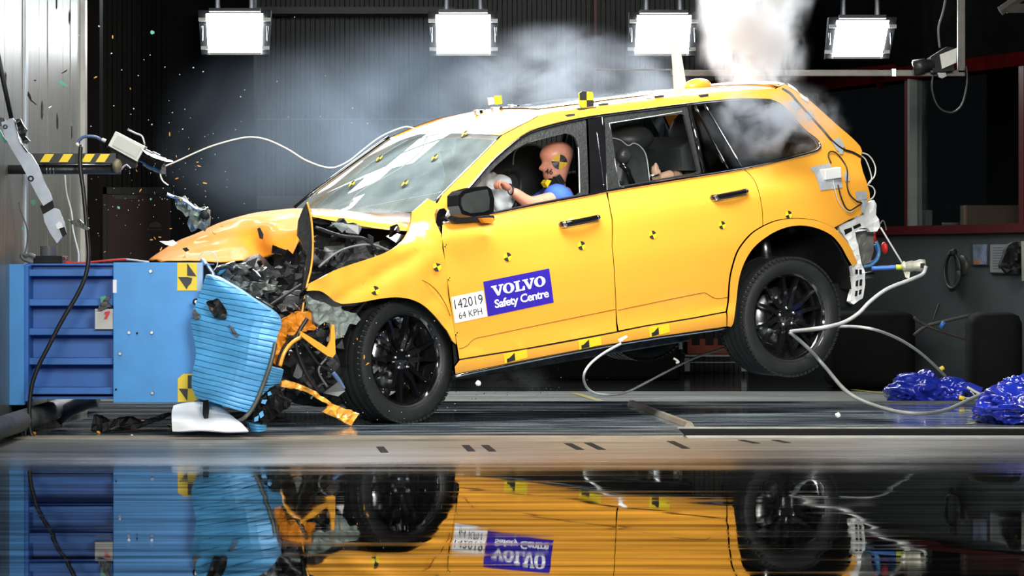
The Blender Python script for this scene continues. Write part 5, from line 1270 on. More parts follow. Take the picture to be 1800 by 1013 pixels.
# ------------------------------------------------------------------ bent bumper strip flying at left
st = empty('bumper_strip', 'long bent silver and black bumper strip flying in front of the left block', 'bumper strip', loc=W(50, 280, 17.3))
wpoly('silver_section', [(2, 215), (12, 212), (20, 206), (27, 213), (33, 240), (42, 262), (55, 272), (66, 290), (78, 318), (88, 340), (92, 352), (76, 362), (66, 345), (52, 318), (36, 288), (20, 262), (8, 240)], 17.3, .03, BGREY, st)
wpoly('black_joint', [(70, 362), (92, 351), (96, 366), (76, 378)], 17.305, .03, BLACKM, st)
wpoly('silver_end', [(76, 377), (95, 366), (104, 369), (108, 380), (113, 392), (117, 410), (108, 418), (100, 428), (88, 410), (78, 390)], 17.3, .03, BGREY, st)
for q in ([(98, 395), (103, 390), (109, 392), (111, 402), (106, 404), (100, 402)],): wpoly('end_clip', q, 17.29, .01, WHITEP, st)
wpoly('black_notch', [(104, 402), (113, 399), (117, 411), (110, 417)], 17.29, .02, BLACKM, st)
G().tube(spline([W(26, 212, 17.28), W(30, 230, 17.27), (W(37, 252, 17.27)), W(48, 268, 17.28)], 6), .005).obj('bright_rim', CHROME, st, True)
G().tube([W(-5, 92, 17.3), W(8, 152, 17.3), W(20, 208, 17.3)], [.014, .013, .012], 8).obj('black_rod', BLACKM, st, True)
wpoly('black_bracket', [(26, 209), (36, 210), (42, 222), (47, 228), (44, 240), (51, 247), (47, 254), (40, 250), (32, 232)], 17.33, .04, BLACKP, st, step=6, amp=.04)
wpoly('black_bracket', [(-4, 206), (8, 208), (10, 220), (-4, 222)], 17.33, .04, BLACKP, st)
for c_, r_ in (((9, 223), .012), ((54, 314), .016)): G().lathe([(r_ * .6, .004), (r_, .004), (r_, -.01), (r_ * .6, -.01)], n=24, M=Matrix.Translation(W(*c_, 17.29)), closed=True).obj('fixing_hole', BLACKM, st)
wpoly('green_edge', [(0, 228), (6, 240), (14, 250), (8, 252), (-2, 240)], 17.34, .01, GREENP, st)

# headlamp bracket fragment in the air
fr = empty('bracket_fragment', 'large grey green torn bracket flying above the orange bonnet tip', 'debris', loc=W(340, 375, 18.4))
wpoly('casting', [(307, 344), (318, 346), (330, 352), (340, 360), (350, 367), (362, 365), (368, 366), (369, 382), (365, 398), (358, 404), (345, 405), (334, 404), (328, 392), (336, 383), (322, 376), (312, 370), (307, 360)], 18.4, .05, GREYGREEN, fr, step=6, amp=.09)
G().tube(spline([W(293, 341, 18.38), W(304, 346, 18.38), W(318, 350, 18.37), W(332, 358, 18.37), W(345, 367, 18.37), W(358, 369, 18.37), W(366, 366, 18.38)], 5), [.009] * 31).obj('bright_edge', CHROME, fr, True)
G().lathe([(0, .012), (.024, .012), (.026, .0), (.026, -.02)], n=24, M=Matrix.Translation(W(360, 379, 18.36))).obj('socket', BLACKM, fr, True)
cable('thin_wire', [(350, 455), (352, 448), (362, 442), (374, 444), (381, 454), (382, 466), (376, 475)], 18.0, .003, OFFW, 'thin pale wire loop above the target on the barrier edge', 'wire')

# ------------------------------------------------------------------ flying fragments
rnd = random.Random(11)
def chip_mesh(nv, elong, th, seed):
    r = random.Random(seed); vs = []
    for q in range(nv):
        t = 2 * math.pi * q / nv + r.uniform(-.3, .3); k = r.uniform(.6, 1.1); vs.append(Vector((math.cos(t) * k, -th, math.sin(t) * k * elong)))
    n = nv; vs += [v + Vector((r.uniform(-.1, .1), 2 * th, r.uniform(-.1, .1))) for v in vs]
    me = D.meshes.new('chip'); me.from_pydata([tuple(v) for v in vs], [], [tuple(range(n)), tuple(reversed(range(n, 2 * n)))] + [(i, i + n, (i + 1) % n + n, (i + 1) % n) for i in range(n)]); return me
def proto(name, label, cat, group, m, nv, el, th, seed):
    me = chip_mesh(nv, el, th, seed); me.materials.append(m); o = D.objects.new(name, me); tag(o, label, cat, group); return o
def place(pr, px, py, Y, s, rot, first=False):
    o = pr if first else pr.copy(); COL.objects.link(o); o.location = W(px, py, Y); o.scale = (s, s, s); o.rotation_euler = rot; return o
def scatter(pr, spots):
    for i, (px, py, s) in enumerate(spots):
        place(pr, px, py, rnd.uniform(17.0, 18.4), s, (rnd.uniform(-.6, .6), rnd.uniform(0, 6.28), rnd.uniform(-.6, .6)), i == 0)
SPECK = mat('pale_speck', (.62, .7, .7), .4, var=.1)
sp = [(174, 46, 1.4), (268, 56, 2.0), (196, 94, 1.4), (150, 15, .9), (139, 62, 1), (264, 97, .9), (253, 105, .8), (243, 133, 1), (214, 123, 1), (290, 118, 1), (340, 119, 1.2), (357, 126, 1.1), (423, 170, 1.1), (316, 131, .9), (297, 177, .8), (200, 186, 1), (235, 191, 1.2), (267, 219, 1.3), (303, 198, 1), (297, 216, .9), (321, 227, 1.1), (160, 222, 1), (226, 226, .8), (261, 211, .8), (325, 192, .7), (230, 201, .8), (414, 228, .9), (360, 240, .8), (618, 216, 1), (563, 205, 1), (620, 190, 1.2), (646, 217, 1.2), (430, 158, .8), (487, 143, 1), (572, 133, .8), (518, 30, .8), (507, 206, .8), (460, 95, .8), (388, 70, .7), (375, 235, .8)]
for _ in range(110):
    px = rnd.gauss(290, 75); py = rnd.gauss(340, 62)
    if 150 < px < 470 and 190 < py < 455: sp.append((px, py, rnd.choice((.45, .55, .65, .8))))
for _ in range(46): sp.append((rnd.uniform(500, 800), rnd.uniform(560, 740), rnd.uniform(.5, .8)))
sp = [(a, b, c * .0042) for a, b, c in sp]
scatter(proto('glass_speck', 'tiny pale glass speck flying in the air around the crushed front', 'glass chip', 'glass specks flying around the crash', SPECK, 5, .8, .4, 3), sp)
oc = [(198, 65), (168, 136), (229, 156), (298, 236), (88, 188), (347, 285), (350, 292), (311, 314), (360, 322), (361, 336), (272, 419), (266, 422), (184, 443), (325, 450), (281, 417), (324, 452), (283, 438), (247, 335), (390, 398), (376, 410), (300, 402), (240, 300), (332, 262), (318, 350), (278, 300), (310, 275), (600, 588), (570, 570), (640, 628), (646, 640), (560, 610), (628, 596)]
scatter(proto('paint_chip', 'small orange paint chip flying in the air around the crushed front', 'paint chip', 'orange chips flying around the crash', ORANGE, 5, .35, .15, 5), [(a, b, rnd.uniform(.006, .013)) for a, b in oc])
for (px, py, s, el, lab) in [(110, 147, .042, .28, 'translucent green strip flying before the upper left planking'), (268, 57, .014, .8, 'small green white fragment flying high beside the first floodlight'), (58, 356, .022, .8, 'green fragment flying below the bent bumper strip'), (208, 365, .012, .6, 'small green fragment flying in front of the maroon door'), (40, 402, .010, .8, 'small green fragment near the planking above the sensor unit'), (265, 350, .008, .8, 'tiny green fragment beside the maroon door plate')]:
    place(proto('green_fragment', lab, 'debris', None, GREENP, 5, el, .08, int(px)), px, py, 17.5, s, (0, R_(30), 0), True)
for (pts, lab) in [([(49, 160), (53, 166), (56, 176), (66, 185), (62, 184), (53, 177), (48, 168)], 'black hooked splinter flying before the planking'), ([(107, 129), (112, 126), (118, 122), (117, 125), (110, 129)], 'small black splinter near the green strip on the planking'), ([(58, 141), (64, 140), (62, 143)], 'tiny black splinter high on the planking')]:
    tag(wpoly('black_splinter', pts, 17.35, .01, BLACKM), lab, 'debris')
for (pts, lab) in [([(280, 424), (296, 424), (304, 422), (312, 428), (302, 433), (290, 430)], 'pale grey splinter flying just above the bonnet tip'), ([(320, 437), (328, 435), (333, 440), (326, 443)], 'small dark flake flying over the orange bonnet'), ([(452, 402), (457, 400), (463, 412), (462, 421), (456, 419)], 'dark flake stuck on the folded orange bonnet'), ([(1086, 597), (1100, 590), (1104, 592), (1090, 602)], 'white scrap of paper at the sill beneath the rear door')]:
    tag(wpoly('flake', pts, 18.0 if pts[0][0] < 1000 else 19.4, .01, WHITEP if pts[0][0] > 1000 else (STEEL if pts[0][0] == 280 else BLACKM)), lab, 'debris')
for (px, py, lab) in [(841, 674, 'small pale lump falling below the front door sill'), (1473, 730, 'small white pellet on the track right of the rear wheel'), (1464, 757, 'small white pellet in the dark gap of the track')]:
    o = G().blob(W(px, py, 18.9), (.016, .016, .016), .2, 2, 2, px).obj('pellet', WHITEP); tag(o, lab, 'debris')
# scraps on the floor by the barrier
k = 0
for (px, py, s, m, lab) in [(60, 764, .016, ORANGE, 'orange scrap on the floor below the barrier flange'), (173, 763, .016, ORANGE, 'orange scrap on the floor beneath the blue side plate'), (252, 722, .02, ORANGE_IN, 'orange scrap near the torn strip under the barrier'), (298, 752, .018, ORANGE_IN, 'orange scrap beside the crumpled white sheet'), (232, 768, .012, WHITEP, 'small white scrap on the floor in front of the barrier'), (113, 718, .01, ORANGE, 'tiny orange scrap beneath the barrier frame')]:
    Y = F * H / (max(py, 745) - YH); o = place(proto('floor_scrap', lab, 'debris', None, m, 5, .5, .3, int(px)), px, py, Y, s, (0, .4, 0), True); o.location.z = s * .6
cable('dark_stick', [(340, 752, 17.45), (370, 749, 17.45), (395, 744, 17.45)], 17.45, .005, CABLE_B, 'thin black stick lying on the crumpled white sheet', 'stick')

# ------------------------------------------------------------------ cables behind the car, connector
pc = CM @ surf(*U(1390, 583), .06); Yc = pc.y
cable('grey_cable', [(1628, 468, 20.6), (1622, 482, 20.6), (1600, 492, 20.5), (1560, 508, 20.4), (1530, 530, 20.3), (1508, 552, 20.2), (1480, 568, 20.1), (1440, 577, 20.0), (1390, 583, Yc)], 20, .0125, CABLE_G, 'thick pale cable from the connector curving down to the rear hub')
cable('grey_cable', [(1388, 583, Yc - .03), (1430, 580, Yc), (1478, 574, Yc + .2), (1530, 578, 20.4), (1575, 594, 20.7), (1610, 615, 21), (1640, 640, 21.3), (1662, 662, 21.6)], 20, .0095, CABLE_G, 'pale cable arcing from the rear hub to the far blue tarpaulin')
cable('grey_cable', [(1388, 584, Yc - .05), (1420, 612, Yc), (1450, 645, Yc), (1490, 690, 19.6), (1540, 714, 19.4), (1600, 727, 19.1), (1660, 722, 19.3), (1720, 696, 19.8), (1768, 680, 20)], 19.5, .0125, mat('mid_grey_cable', (.2, .215, .21), .45, var=.2), 'dark grey cable sagging from the rear hub to the near blue tarpaulin')
cn = empty('cable_connector', 'pale cylindrical connector hanging in the air behind the car', 'connector', loc=W(1605, 470, 20.7))
G().tube([W(1585, 470, 20.7), W(1590, 469, 20.7), W(1592, 469, 20.7), W(1604, 468, 20.7), W(1606, 468, 20.7), W(1618, 467, 20.7), W(1626, 467, 20.7)], [.022, .036, .03, .036, .032, .04, .038], 20).obj('connector_body', mat('cream_metal', (.5, .49, .4), .4, .3, var=.2, vscale=30), cn, True)
bx2('connector_core', 1618, 1626, 463, 471, 20.655, .03, BLACKM, cn)
wpoly('connector_latch', [(1588, 476), (1600, 478), (1598, 490), (1592, 488)], 20.7, .03, D.materials['cream_metal'], cn)
cable('blue_strap', [(1532, 472), (1560, 471), (1576, 470)], 20.7, .014, BLUEROPE, 'blue strap between the rear bumper bracket and the connector', 'strap', 3)
cable('yellow_sleeve', [(1575, 470), (1586, 470)], 20.69, .017, mat('lime_sleeve', (.5, .55, .05), .5, var=.1), 'short lime sleeve at the end of the blue strap', 'sleeve', 2)
cable('tow_wire', [(1548, 400), (1566, 430), (1588, 466)], 20.7, .006, CABLE_G, 'straight grey wire from the rear bracket to the connector', 'wire', 3)
cable('white_cable', [(1092, 604, 19.3), (1060, 622, 19.3), (1036, 642, 19.2), (1026, 662, 19.2), (1032, 682, 19.4), (1050, 693, 19.6), (1080, 694, 20), (1110, 686, 20.4), (1160, 660, 21), (1220, 630, 21), (1280, 610, 21)], 20, .008, CABLE_G, 'thin cable looping beneath the sill and back towards the rear wheel')

# ------------------------------------------------------------------ blue tarpaulin bundles
def tarp(px, py, rx, ry, label, seed, Y, extra=()):
    e = empty('tarpaulin_bundle', label, 'tarpaulin', loc=(W(px, py, Y).x, Y, 0), group=None)
    base = W(px, py, Y)
    def fold(c, r, sd):
        bm = bmesh.new(); bmesh.ops.create_icosphere(bm, subdivisions=5, radius=1); bm.verts.index_update()
        for v in bm.verts:
            n = v.co.copy(); w = noise.noise(n * 1.4 + Vector((sd, sd * 2, 0)))
            ridge = 1 - abs(noise.noise(Vector((n.x * 1.7 + w * 2, n.y * 1.2 + sd, n.z * 2.6 - w * 2))) * 2.4)
            k = 1 + .22 * w + .22 * ridge
            p = Vector(c) + Vector((n.x * r[0], n.y * r[1], n.z * r[2])) * k
            p.z = max(p.z, .003 + .01 * (n.x * n.y)); v.co = p
        g = G().add([v.co.copy() for v in bm.verts], [[v.index for v in f.verts] for f in bm.faces]); bm.free(); return g
    for i, (dx, dz, ax, ay, az) in enumerate(extra):
        c = (base.x + dx, Y + .03 * i, dz); fold(c, (ax, ay, az), seed + i * 3.7).obj('fold', TARP, e, True)
    return e
t1 = tarp(1625, 690, 60, 30, 'far crumpled blue tarpaulin bundle with yellow caps on the track edge', 2, 22.2, [(-.05, .07, .19, .16, .10), (.17, .06, .15, .14, .085), (.02, .15, .07, .08, .055)])
def yb_(px, py, px2, py2, Y, lab): cable('yellow_cap', [(px, py), (px2, py2)], Y, .015, YELLOW, None, 'cap', 2, parent=t1)
yb_(1651, 651, 1659, 646, 21.9, 'yellow cap on top of the far blue tarpaulin')
yb_(1686, 699, 1695, 701, 21.7, 'yellow cap lying at the right foot of the far blue tarpaulin')
wpoly('tarpaulin_tail', [(1690, 682), (1704, 672), (1728, 682), (1724, 692), (1706, 690)], 21.9, .02, TARP, t1)
cable('pale_strut', [(1700, 681), (1716, 690), (1726, 695)], 21.8, .01, OFFW, 'short pale rod between the two blue tarpaulins', 'rod', 3)
cable('wire_loop', [(1690, 699), (1704, 700), (1713, 696), (1706, 688)], 21.7, .004, OFFW, 'small wire loop beside the yellow cap on the floor', 'wire', 5)
t2 = tarp(1790, 720, 60, 40, 'near crumpled blue tarpaulin bundle at the right edge', 9, 19.1, [(.04, .10, .26, .22, .13), (.22, .16, .22, .2, .16), (-.02, .2, .08, .08, .07)])

# ------------------------------------------------------------------ far trolley beneath the car
tr = empty('trolley', 'low trolley with pale legs and dark orange tray far beneath the car', 'trolley', loc=W(1262, 652, 26.9))
TRY = 26.9
LEGM = mat('pale_legs', (.36, .4, .38), .5, var=.1)
for x in (1208, 1308): bx2('leg', x - 4.5, x + 4.5, 630, 653, TRY, .04, LEGM, tr)
bx2('shelf', 1204, 1312, 624, 627, TRY, .5, LEGM, tr); bx2('lower_rail', 1204, 1300, 636.5, 638, TRY, .02, LEGM, tr)
bx2('tray', 1208, 1305, 596, 623, TRY + .01, .45, mat('dark_orange_crate', (.25, .045, .012), .5, var=.3, vscale=6), tr, .005)
for x in (1216, 1240, 1262, 1285): bx2('tray_slot', x, x + 14, 582, 606, TRY - .0, .02, BLACKM, tr)
cable('small_hook', [(1184, 630), (1189, 633), (1193, 637), (1188, 638)], 20.2, .007, OFFW, 'small pale hook falling beneath the sill near the trolley', 'hook', 4)
cable('white_tube', [(1196, 596), (1196.5, 614)], 21.0, .012, WHITEP, 'short white tube hanging beneath the car before the trolley', 'tube', 2)

# ------------------------------------------------------------------ things at the right wall
def wq(name, pts, off, m, d=.01, parent=None):
    V_, Fc, B = gridpoly(pts, 1e9); Fc = [list(reversed(f)) for f in Fc]; B = [(b, a) for a, b in B]
    return shell(name, V_, Fc, B, lambda px, py: onwall(px, py, off), -WN * d, m, parent, smooth=False, local=False)
FRAMEM = mat('dark_frame', (.03, .033, .033), .5, var=.1)
p = empty('poster', 'small framed notice with a blue picture on the grey wall', 'poster', loc=onwall(1720, 465, .01))
wq('frame', [(1705, 428), (1738, 428), (1737, 467), (1706, 467)], .02, FRAMEM, .02, p)
wq('print', [(1710, 430), (1734.5, 429.5), (1734, 465), (1711, 465.5)], .024, mat('poster_blue', (.13, .17, .24), .5, var=.5, vscale=12), .003, p)
wq('print_band', [(1711, 458), (1722, 457), (1722, 463), (1711, 464)], .026, mat('poster_orange', (.35, .12, .03), .5, var=.2), .002, p)
p = empty('poster', 'larger white notice sheet in a frame behind the black jacket', 'poster', loc=onwall(1760, 480, .01))
wq('frame', [(1738.5, 428), (1790, 427), (1790, 482), (1738.5, 481)], .02, FRAMEM, .02, p)
wq('print', [(1740.5, 430), (1788, 429), (1788, 480), (1740.5, 479)], .024, mat('poster_paper', (.2, .21, .22), .5, var=.1), .003, p)
for k in range(9): wq('text_line', [(1745, 435 + k * 4.6), (1762 + (k * 7) % 9, 434.7 + k * 4.6), (1762 + (k * 7) % 9, 436 + k * 4.6), (1745, 436.3 + k * 4.6)], .026, mat('faded_text', (.1, .11, .12), .6, var=.1), .001, p)
jk = wpoly('jacket', [(1776, 428), (1795, 426), (1797, 470), (1790, 480), (1772, 482), (1760, 472), (1759, 466), (1768, 440)], 23.1, .12, BLACKM, None, step=6, amp=.05); tag(jk, 'black jacket hanging in front of the white notice on the grey wall', 'jacket')
bxx = wq('wall_cabinet', [(1795, 424), (1812, 424), (1812, 494), (1796, 494)], .10, mat('beige_cabinet', (.3, .32, .26), .5, var=.1), .1); tag(bxx, 'beige wall cabinet at the right edge of the photo', 'cabinet')
cl = empty('cable_coil', 'coil of black cable hanging on the grey wall left of the notices', 'cable coil', loc=onwall(1675, 480, .06))
for k in range(7):
    pts = []
    for q in range(25):
        t = 2 * math.pi * q / 24; pts.append(onwall(1673.5 + math.cos(t) * (9.5 + k * .7) + noise.noise(Vector((k, q * .3, 0))) * 1.2, 476 + math.sin(t) * (32 + (k * 5) % 7 - 3), .04 + .012 * k))
    G().tube(pts, .009, 6).obj('cable_turn', mat('worn_black_cable', (.03, .034, .032), .5, var=.2), cl, True)
G().blob(onwall(1676, 444, .12), (.03, .03, .03), .1, 2, 2).obj('hook', BLACKM, cl)
cable('cable_tail', [(1660, 512, 24.6), (1650, 535, 24.5), (1640, 565, 24.4)], 24.5, .006, CABLE_B, None, parent=cl)
cable('cable_tail', [(1684, 505, 24.6), (1690, 530, 24.5), (1698, 556, 24.4)], 24.5, .006, CABLE_B, None, parent=cl)
c = onwall(1695, 467, .0); o = G().lathe([(0, .03), (.07, .03), (.078, .02), (.078, 0)], n=32, M=Matrix.Translation(c) @ Matrix.Rotation(math.atan2(WN.x, -WN.y), 4, 'Z')).obj('wall_drum', mat('dark_olive_drum', (.03, .034, .028), .5, var=.2), None, True); tag(o, 'round dark drum on the grey wall between cable coil and notices', 'drum')
def onsill(px, py0, name, m, w, h, lab, cat, back=.25, shape='box'):
    p = onwall(px, py0, -back); z = sill - .03
    if shape == 'box': o = G().box((p.x - w / 2, p.y - .12, z), (p.x + w / 2, p.y + .12, z + h), bev=.003).obj(name, m)
    else: o = G().lathe([(0, 0), (w * .35, 0), (w * .45, h * .5), (w * .5, h), (w * .46, h), (0, .02)], n=32, M=Matrix.Translation((p.x, p.y, z)) @ Matrix.Rotation(R_(-90), 4, 'X')).obj(name, m, None, True)
    tag(o, lab, cat); return o
onsill(1629, 390, 'document_box', mat('dim_grey_box', (.05, .06, .06), .5, var=.2), .056, .20, 'narrow grey box standing on the sill inside the dark room', 'box')
onsill(1671, 395, 'bowl', mat('dim_cream_bowl', (.14, .13, .09), .5, var=.1), .135, .10, 'shallow cream bowl on the sill inside the dark room', 'bowl', shape='bowl')
onsill(1741, 385, 'cardboard_box', CARD, .42, .22, 'wide brown cardboard box on the sill inside the dark room', 'box')
PAD = mat('black_padding', (.004, .004, .004), .8, spec=.12, var=.2)
def pad(x0, x1, y0, Y, lab, d=.7):
    a = W(x0, y0, Y); b_ = W(x1, y0, Y); o = G().box((a.x, Y, 0), (b_.x, Y + d, a.z), bev=.08).obj('padded_block', PAD, None, False); autosmooth(o, 60); tag(o, lab, 'block')
pad(1462, 1611, 548, 24.3, 'black padded block on the floor left of the crossed straps')
pad(1708, 1800, 550, 22.6, 'black padded block on the floor at the right edge of the photo', .4)
BAND = mat('dark_strap', (.03, .027, .02), .6, var=.3)
for pts, lab in (([(1606, 558), (1628, 572), (1660, 584), (1712, 600)], 'dark strap running from the left padded block down to the right one'), ([(1606, 590), (1628, 574), (1660, 565), (1712, 553)], 'dark strap running from the left padded block up to the right one')):
    cable('strap', pts, 23.6, .012, BAND, lab, 'strap', 4)
cable('blue_tag', [(1653, 577), (1660, 566)], 23.5, .016, BLUEROPE, 'small blue tag on the crossed straps', 'tag', 2)
# black box added for the unlit wall behind the track (under the lifted car)
o = G().box((xb(800, 26.2), 26.2, 0), (xb(1196, 26.2), 27, 1.15), bev=.03).obj('unlit_wall_block', PAD); tag(o, 'long added black stand against the rear wall beneath the car', 'filler')

# ------------------------------------------------------------------ dummies
def dummy_head(e, M):
    """profile rings; x- = forward (nose)"""
    prof = [(-.118, -.020, .030, .046), (-.104, -.066, .036, .056), (-.088, -.082, .044, .063), (-.068, -.086, .054, .068), (-.045, -.085, .066, .071), (-.022, -.090, .078, .074), (.0, -.085, .090, .077), (.02, -.086, .099, .079), (.045, -.088, .102, .079), (.066, -.078, .094, .074), (.083, -.060, .078, .062), (.097, -.034, .054, .043), (.104, -.004, .024, .018)]
    P = [spline([Vector((p[0], p[1], 0)) for p in prof], 3), spline([Vector((p[2], p[3], 0)) for p in prof], 3)]
    n = 32; vs = []
    for a, b in zip(*P):
        z, xf, xb2, hw = a.x, a.y, b.x, b.y; cxx = (xf + xb2) / 2; rx = (xb2 - xf) / 2
        for j in range(n):
            t = 2 * math.pi * j / n; x = cxx + rx * math.cos(t); y = hw * math.copysign(abs(math.sin(t)) ** .9, math.sin(t))
            front = max(0, -math.cos(t))
            # nose, brow, mouth, eye sockets
            nz = math.exp(-((z + .028) / .018) ** 2) * math.exp(-(y / .014) ** 2) * .022 + math.exp(-((z + .012) / .02) ** 2) * math.exp(-(y / .010) ** 2) * .012
            ey = math.exp(-((z - .004) / .012) ** 2) * math.exp(-((abs(y) - .032) / .014) ** 2) * .008
            mo = math.exp(-((z + .062) / .004) ** 2) * math.exp(-(y / .025) ** 2) * .005
            li = math.exp(-((z + .055) / .006) ** 2) * math.exp(-(y / .022) ** 2) * .004 + math.exp(-((z + .069) / .006) ** 2) * math.exp(-(y / .02) ** 2) * .003
            if front > 0: x += -nz + ey + mo - li
            # ear
            er = math.exp(-((z + .01) / .022) ** 2) * math.exp(-((x - .01) / .012) ** 2) * .006
            vs.append(Vector((x, y + math.copysign(er, y), z)))
    m = len(P[0]); fs = [(a * n + b, (a + 1) * n + b, (a + 1) * n + (b + 1) % n, a * n + (b + 1) % n) for a in range(m - 1) for b in range(n)]
    fs = [tuple(reversed(f)) for f in fs] + [tuple(range(n)), tuple(reversed([(m - 1) * n + b for b in range(n)]))]
    return vs, fs, n, m
def skin_body(name, joints, edges, radii, m, parent, root=0, sub=2):
    me = D.meshes.new(name); me.from_pydata([tuple(j) for j in joints], edges, []); o = D.objects.new(name, me); COL.objects.link(o); o.parent = parent
    me.materials.append(m)
    sm = o.modifiers.new('skin', 'SKIN')
    sv = me.skin_vertices[0].data if me.skin_vertices else None
    if sv is None:
        me.attributes
    for i, r in enumerate(radii):
        sv[i].radius = (r, r); sv[i].use_root = (i == root)
    sm.use_smooth_shade = True
    s2 = o.modifiers.new('sub', 'SUBSURF'); s2.levels = sub; s2.render_levels = sub
    # bake to a plain mesh
    dg = bpy.context.evaluated_depsgraph_get(); nm = D.meshes.new_from_object(o.evaluated_get(dg)); o.modifiers.clear(); o.data = nm
    if not nm.materials: nm.materials.append(m)
    nm.polygons.foreach_set('use_smooth', [True] * len(nm.polygons)); return o
dm = empty('crash_test_dummy', 'crash test dummy in blue shirt at the wheel, yellow and black target on its head', 'dummy', mw=CM)
PMW[dm.name] = CM
yH = -.40
hc_ = L(978, 283, yH)
vs, fs, n, m_ = dummy_head(dm, None)
HM = Matrix.Translation(hc_) @ Matrix.Rotation(R_(-3), 4, 'Y') @ Matrix.Scale(1.13, 4)
# body: pelvis, torso, arms and neck as one skinned figure
def sk(name, me_j, ed, rad, m, root=0, sub=2):
    me = D.meshes.new(name); me.from_pydata([tuple(j) for j in me_j], ed, []); o = D.objects.new(name, me); COL.objects.link(o); o.parent = dm; me.materials.append(m)
    o.modifiers.new('skin', 'SKIN')
    bpy.context.view_layer.update()
    if not me.skin_vertices: 
        bm = bmesh.new(); bm.from_mesh(me); lay = bm.verts.layers.skin.verify(); bm.to_mesh(me); bm.free()
    for i, r in enumerate(rad):
        me.skin_vertices[0].data[i].radius = r if isinstance(r, tuple) else (r, r); me.skin_vertices[0].data[i].use_root = (i == root)
    s2 = o.modifiers.new('sub', 'SUBSURF'); s2.levels = sub; s2.render_levels = sub
    dg = bpy.context.evaluated_depsgraph_get(); dg.update(); nm = D.meshes.new_from_object(o.evaluated_get(dg)); o.modifiers.clear(); o.data = nm
    if not nm.materials: nm.materials.append(m)
    nm.polygons.foreach_set('use_smooth', [True] * len(nm.polygons)); return o
pel = Vector((1.56, yH, .72)); chest = L(984, 352, yH); neckb = L(978, 335, yH); neckt = L(977, 308, yH)
shN = L(988, 350, yH - .19); shF = L(972, 350, yH + .17)
elN = L(930, 359, yH - .22); wrN = L(898, 333, yH - .20); haN = L(882, 325, yH - .20)
elF = Vector((1.32, yH + .24, 1.0)); wrF = L(868, 350, yH + .1)
kn1 = Vector((1.02, yH - .12, .80)); kn2 = Vector((1.02, yH + .12, .80)); ft1 = Vector((.74, yH - .1, .45)); ft2 = Vector((.74, yH + .1, .45))
J = [pel, (pel + chest) / 2, chest, neckb, neckt, shN, elN, wrN, shF, elF, wrF, pel + Vector((0, -.1, 0)), kn1, ft1, pel + Vector((0, .1, 0)), kn2, ft2]
E_ = [(0, 1), (1, 2), (2, 3), (3, 4), (2, 5), (5, 6), (6, 7), (2, 8), (8, 9), (9, 10), (0, 11), (11, 12), (12, 13), (0, 14), (14, 15), (15, 16)]
sk('body', J, E_, [.13, .12, .12, .07, .055, .065, .046, .030, .065, .046, .03, .1, .065, .045, .1, .065, .045], SKIN)
# head closes over the neck
hd = lobj(G().add([HM @ v for v in vs], fs), 'head', SKIN, dm, True)
# shirt over torso and upper arm
upN = shN.lerp(elN, .45)
sk('shirt', [pel, (pel + chest) / 2, chest + Vector((0, 0, .01)), shN, upN, shF, shF.lerp(elF, .5)], [(0, 1), (1, 2), (2, 3), (3, 4), (2, 5), (5, 6)], [.15, .16, .165, .12, .09, .10, .08], SHIRT)
def hand(palm, wr, parentm, side):
    d = (palm - wr).normalized(); up = Vector((0, 0, 1)); s = d.cross(up).normalized()
    j = [wr, palm]; e = [(0, 1)]; r = [.034, .044]
    for k in range(4):
        b0 = palm + s * (k - 1.5) * .019 + d * .02; l = (.026, .03, .028, .022)[k]; i0 = len(j)
        j += [b0, b0 + d * l + up * -.006, b0 + d * (l + .012) + up * -.03, b0 + d * (l - .004) + up * -.048]; e += [(1, i0), (i0, i0 + 1), (i0 + 1, i0 + 2), (i0 + 2, i0 + 3)]; r += [.012, .0105, .010, .009]
    i0 = len(j); t0 = wr.lerp(palm, .5) + s * side * .03
    j += [t0, t0 + d * .03 + s * side * .012 + up * -.012, t0 + d * .05 + up * -.03]; e += [(1, i0), (i0, i0 + 1), (i0 + 1, i0 + 2)]; r += [.013, .011, .010]
    sk('hand', j, e, r, SKIN, 1, 2)
hand(haN + Vector((.01, 0, 0)), wrN, None, 1)
hand(wrF + Vector((-.06, 0, .02)), wrF, None, 1)
lobj(G().tube([wrN + Vector((-.004, .033 * math.cos(a * .4), .033 * math.sin(a * .4))) for a in range(17)], .004), 'wrist_band', BLACKM, dm, True)
# target disc and number on the near side of the head
def headpt(px, py, off=.004):
    d = cray(px, py); iv = HM.inverted(); o = iv @ CAMC; dd = iv.to_3x3() @ d
    # nearest hit with the ring surface by sampling faces
    best = None
    for f in HF:
        a, b, c, dq = f
        nn = (b - a).cross(dq - a)
        if nn.dot(dd) == 0: continue
        t = (a - o).dot(nn) / dd.dot(nn); p = o + dd * t
        if (p - (a + b + c + dq) / 4).length < .02 and (best is None or t < best[0]): best = (t, p, nn.normalized())
    if best is None: return L(px, py, yH - .08)
    p = best[1]; return HM @ (p + (-dd.normalized()) * off)
HF = [[vs[i] for i in f] for f in fs if len(f) == 4]
cx, cy, rr = 983.5, 284.5, 13.6
g = G(); c0 = headpt(cx, cy); vv = [c0]; n = 24
ringpts = [headpt(cx + math.cos(2 * math.pi * q / n + .1) * rr, cy + math.sin(2 * math.pi * q / n + .1) * rr * .95) for q in range(n)]; mid = [headpt(cx + math.cos(2 * math.pi * q / n + .1) * rr * .5, cy + math.sin(2 * math.pi * q / n + .1) * rr * .48) for q in range(n)]
vv += mid + ringpts; g.v = vv
for q in range(n):
    k = (q + 1) % n; mi_ = (q // 6) % 2
    g.f += [(0, 1 + q, 1 + k), (1 + q, 1 + n + q, 1 + n + k, 1 + k)]; g.mi += [mi_, mi_]
lobj(g, 'head_target', [mat('dull_yellow', (.62, .38, .03), .5, var=.05), MBLACK], dm)
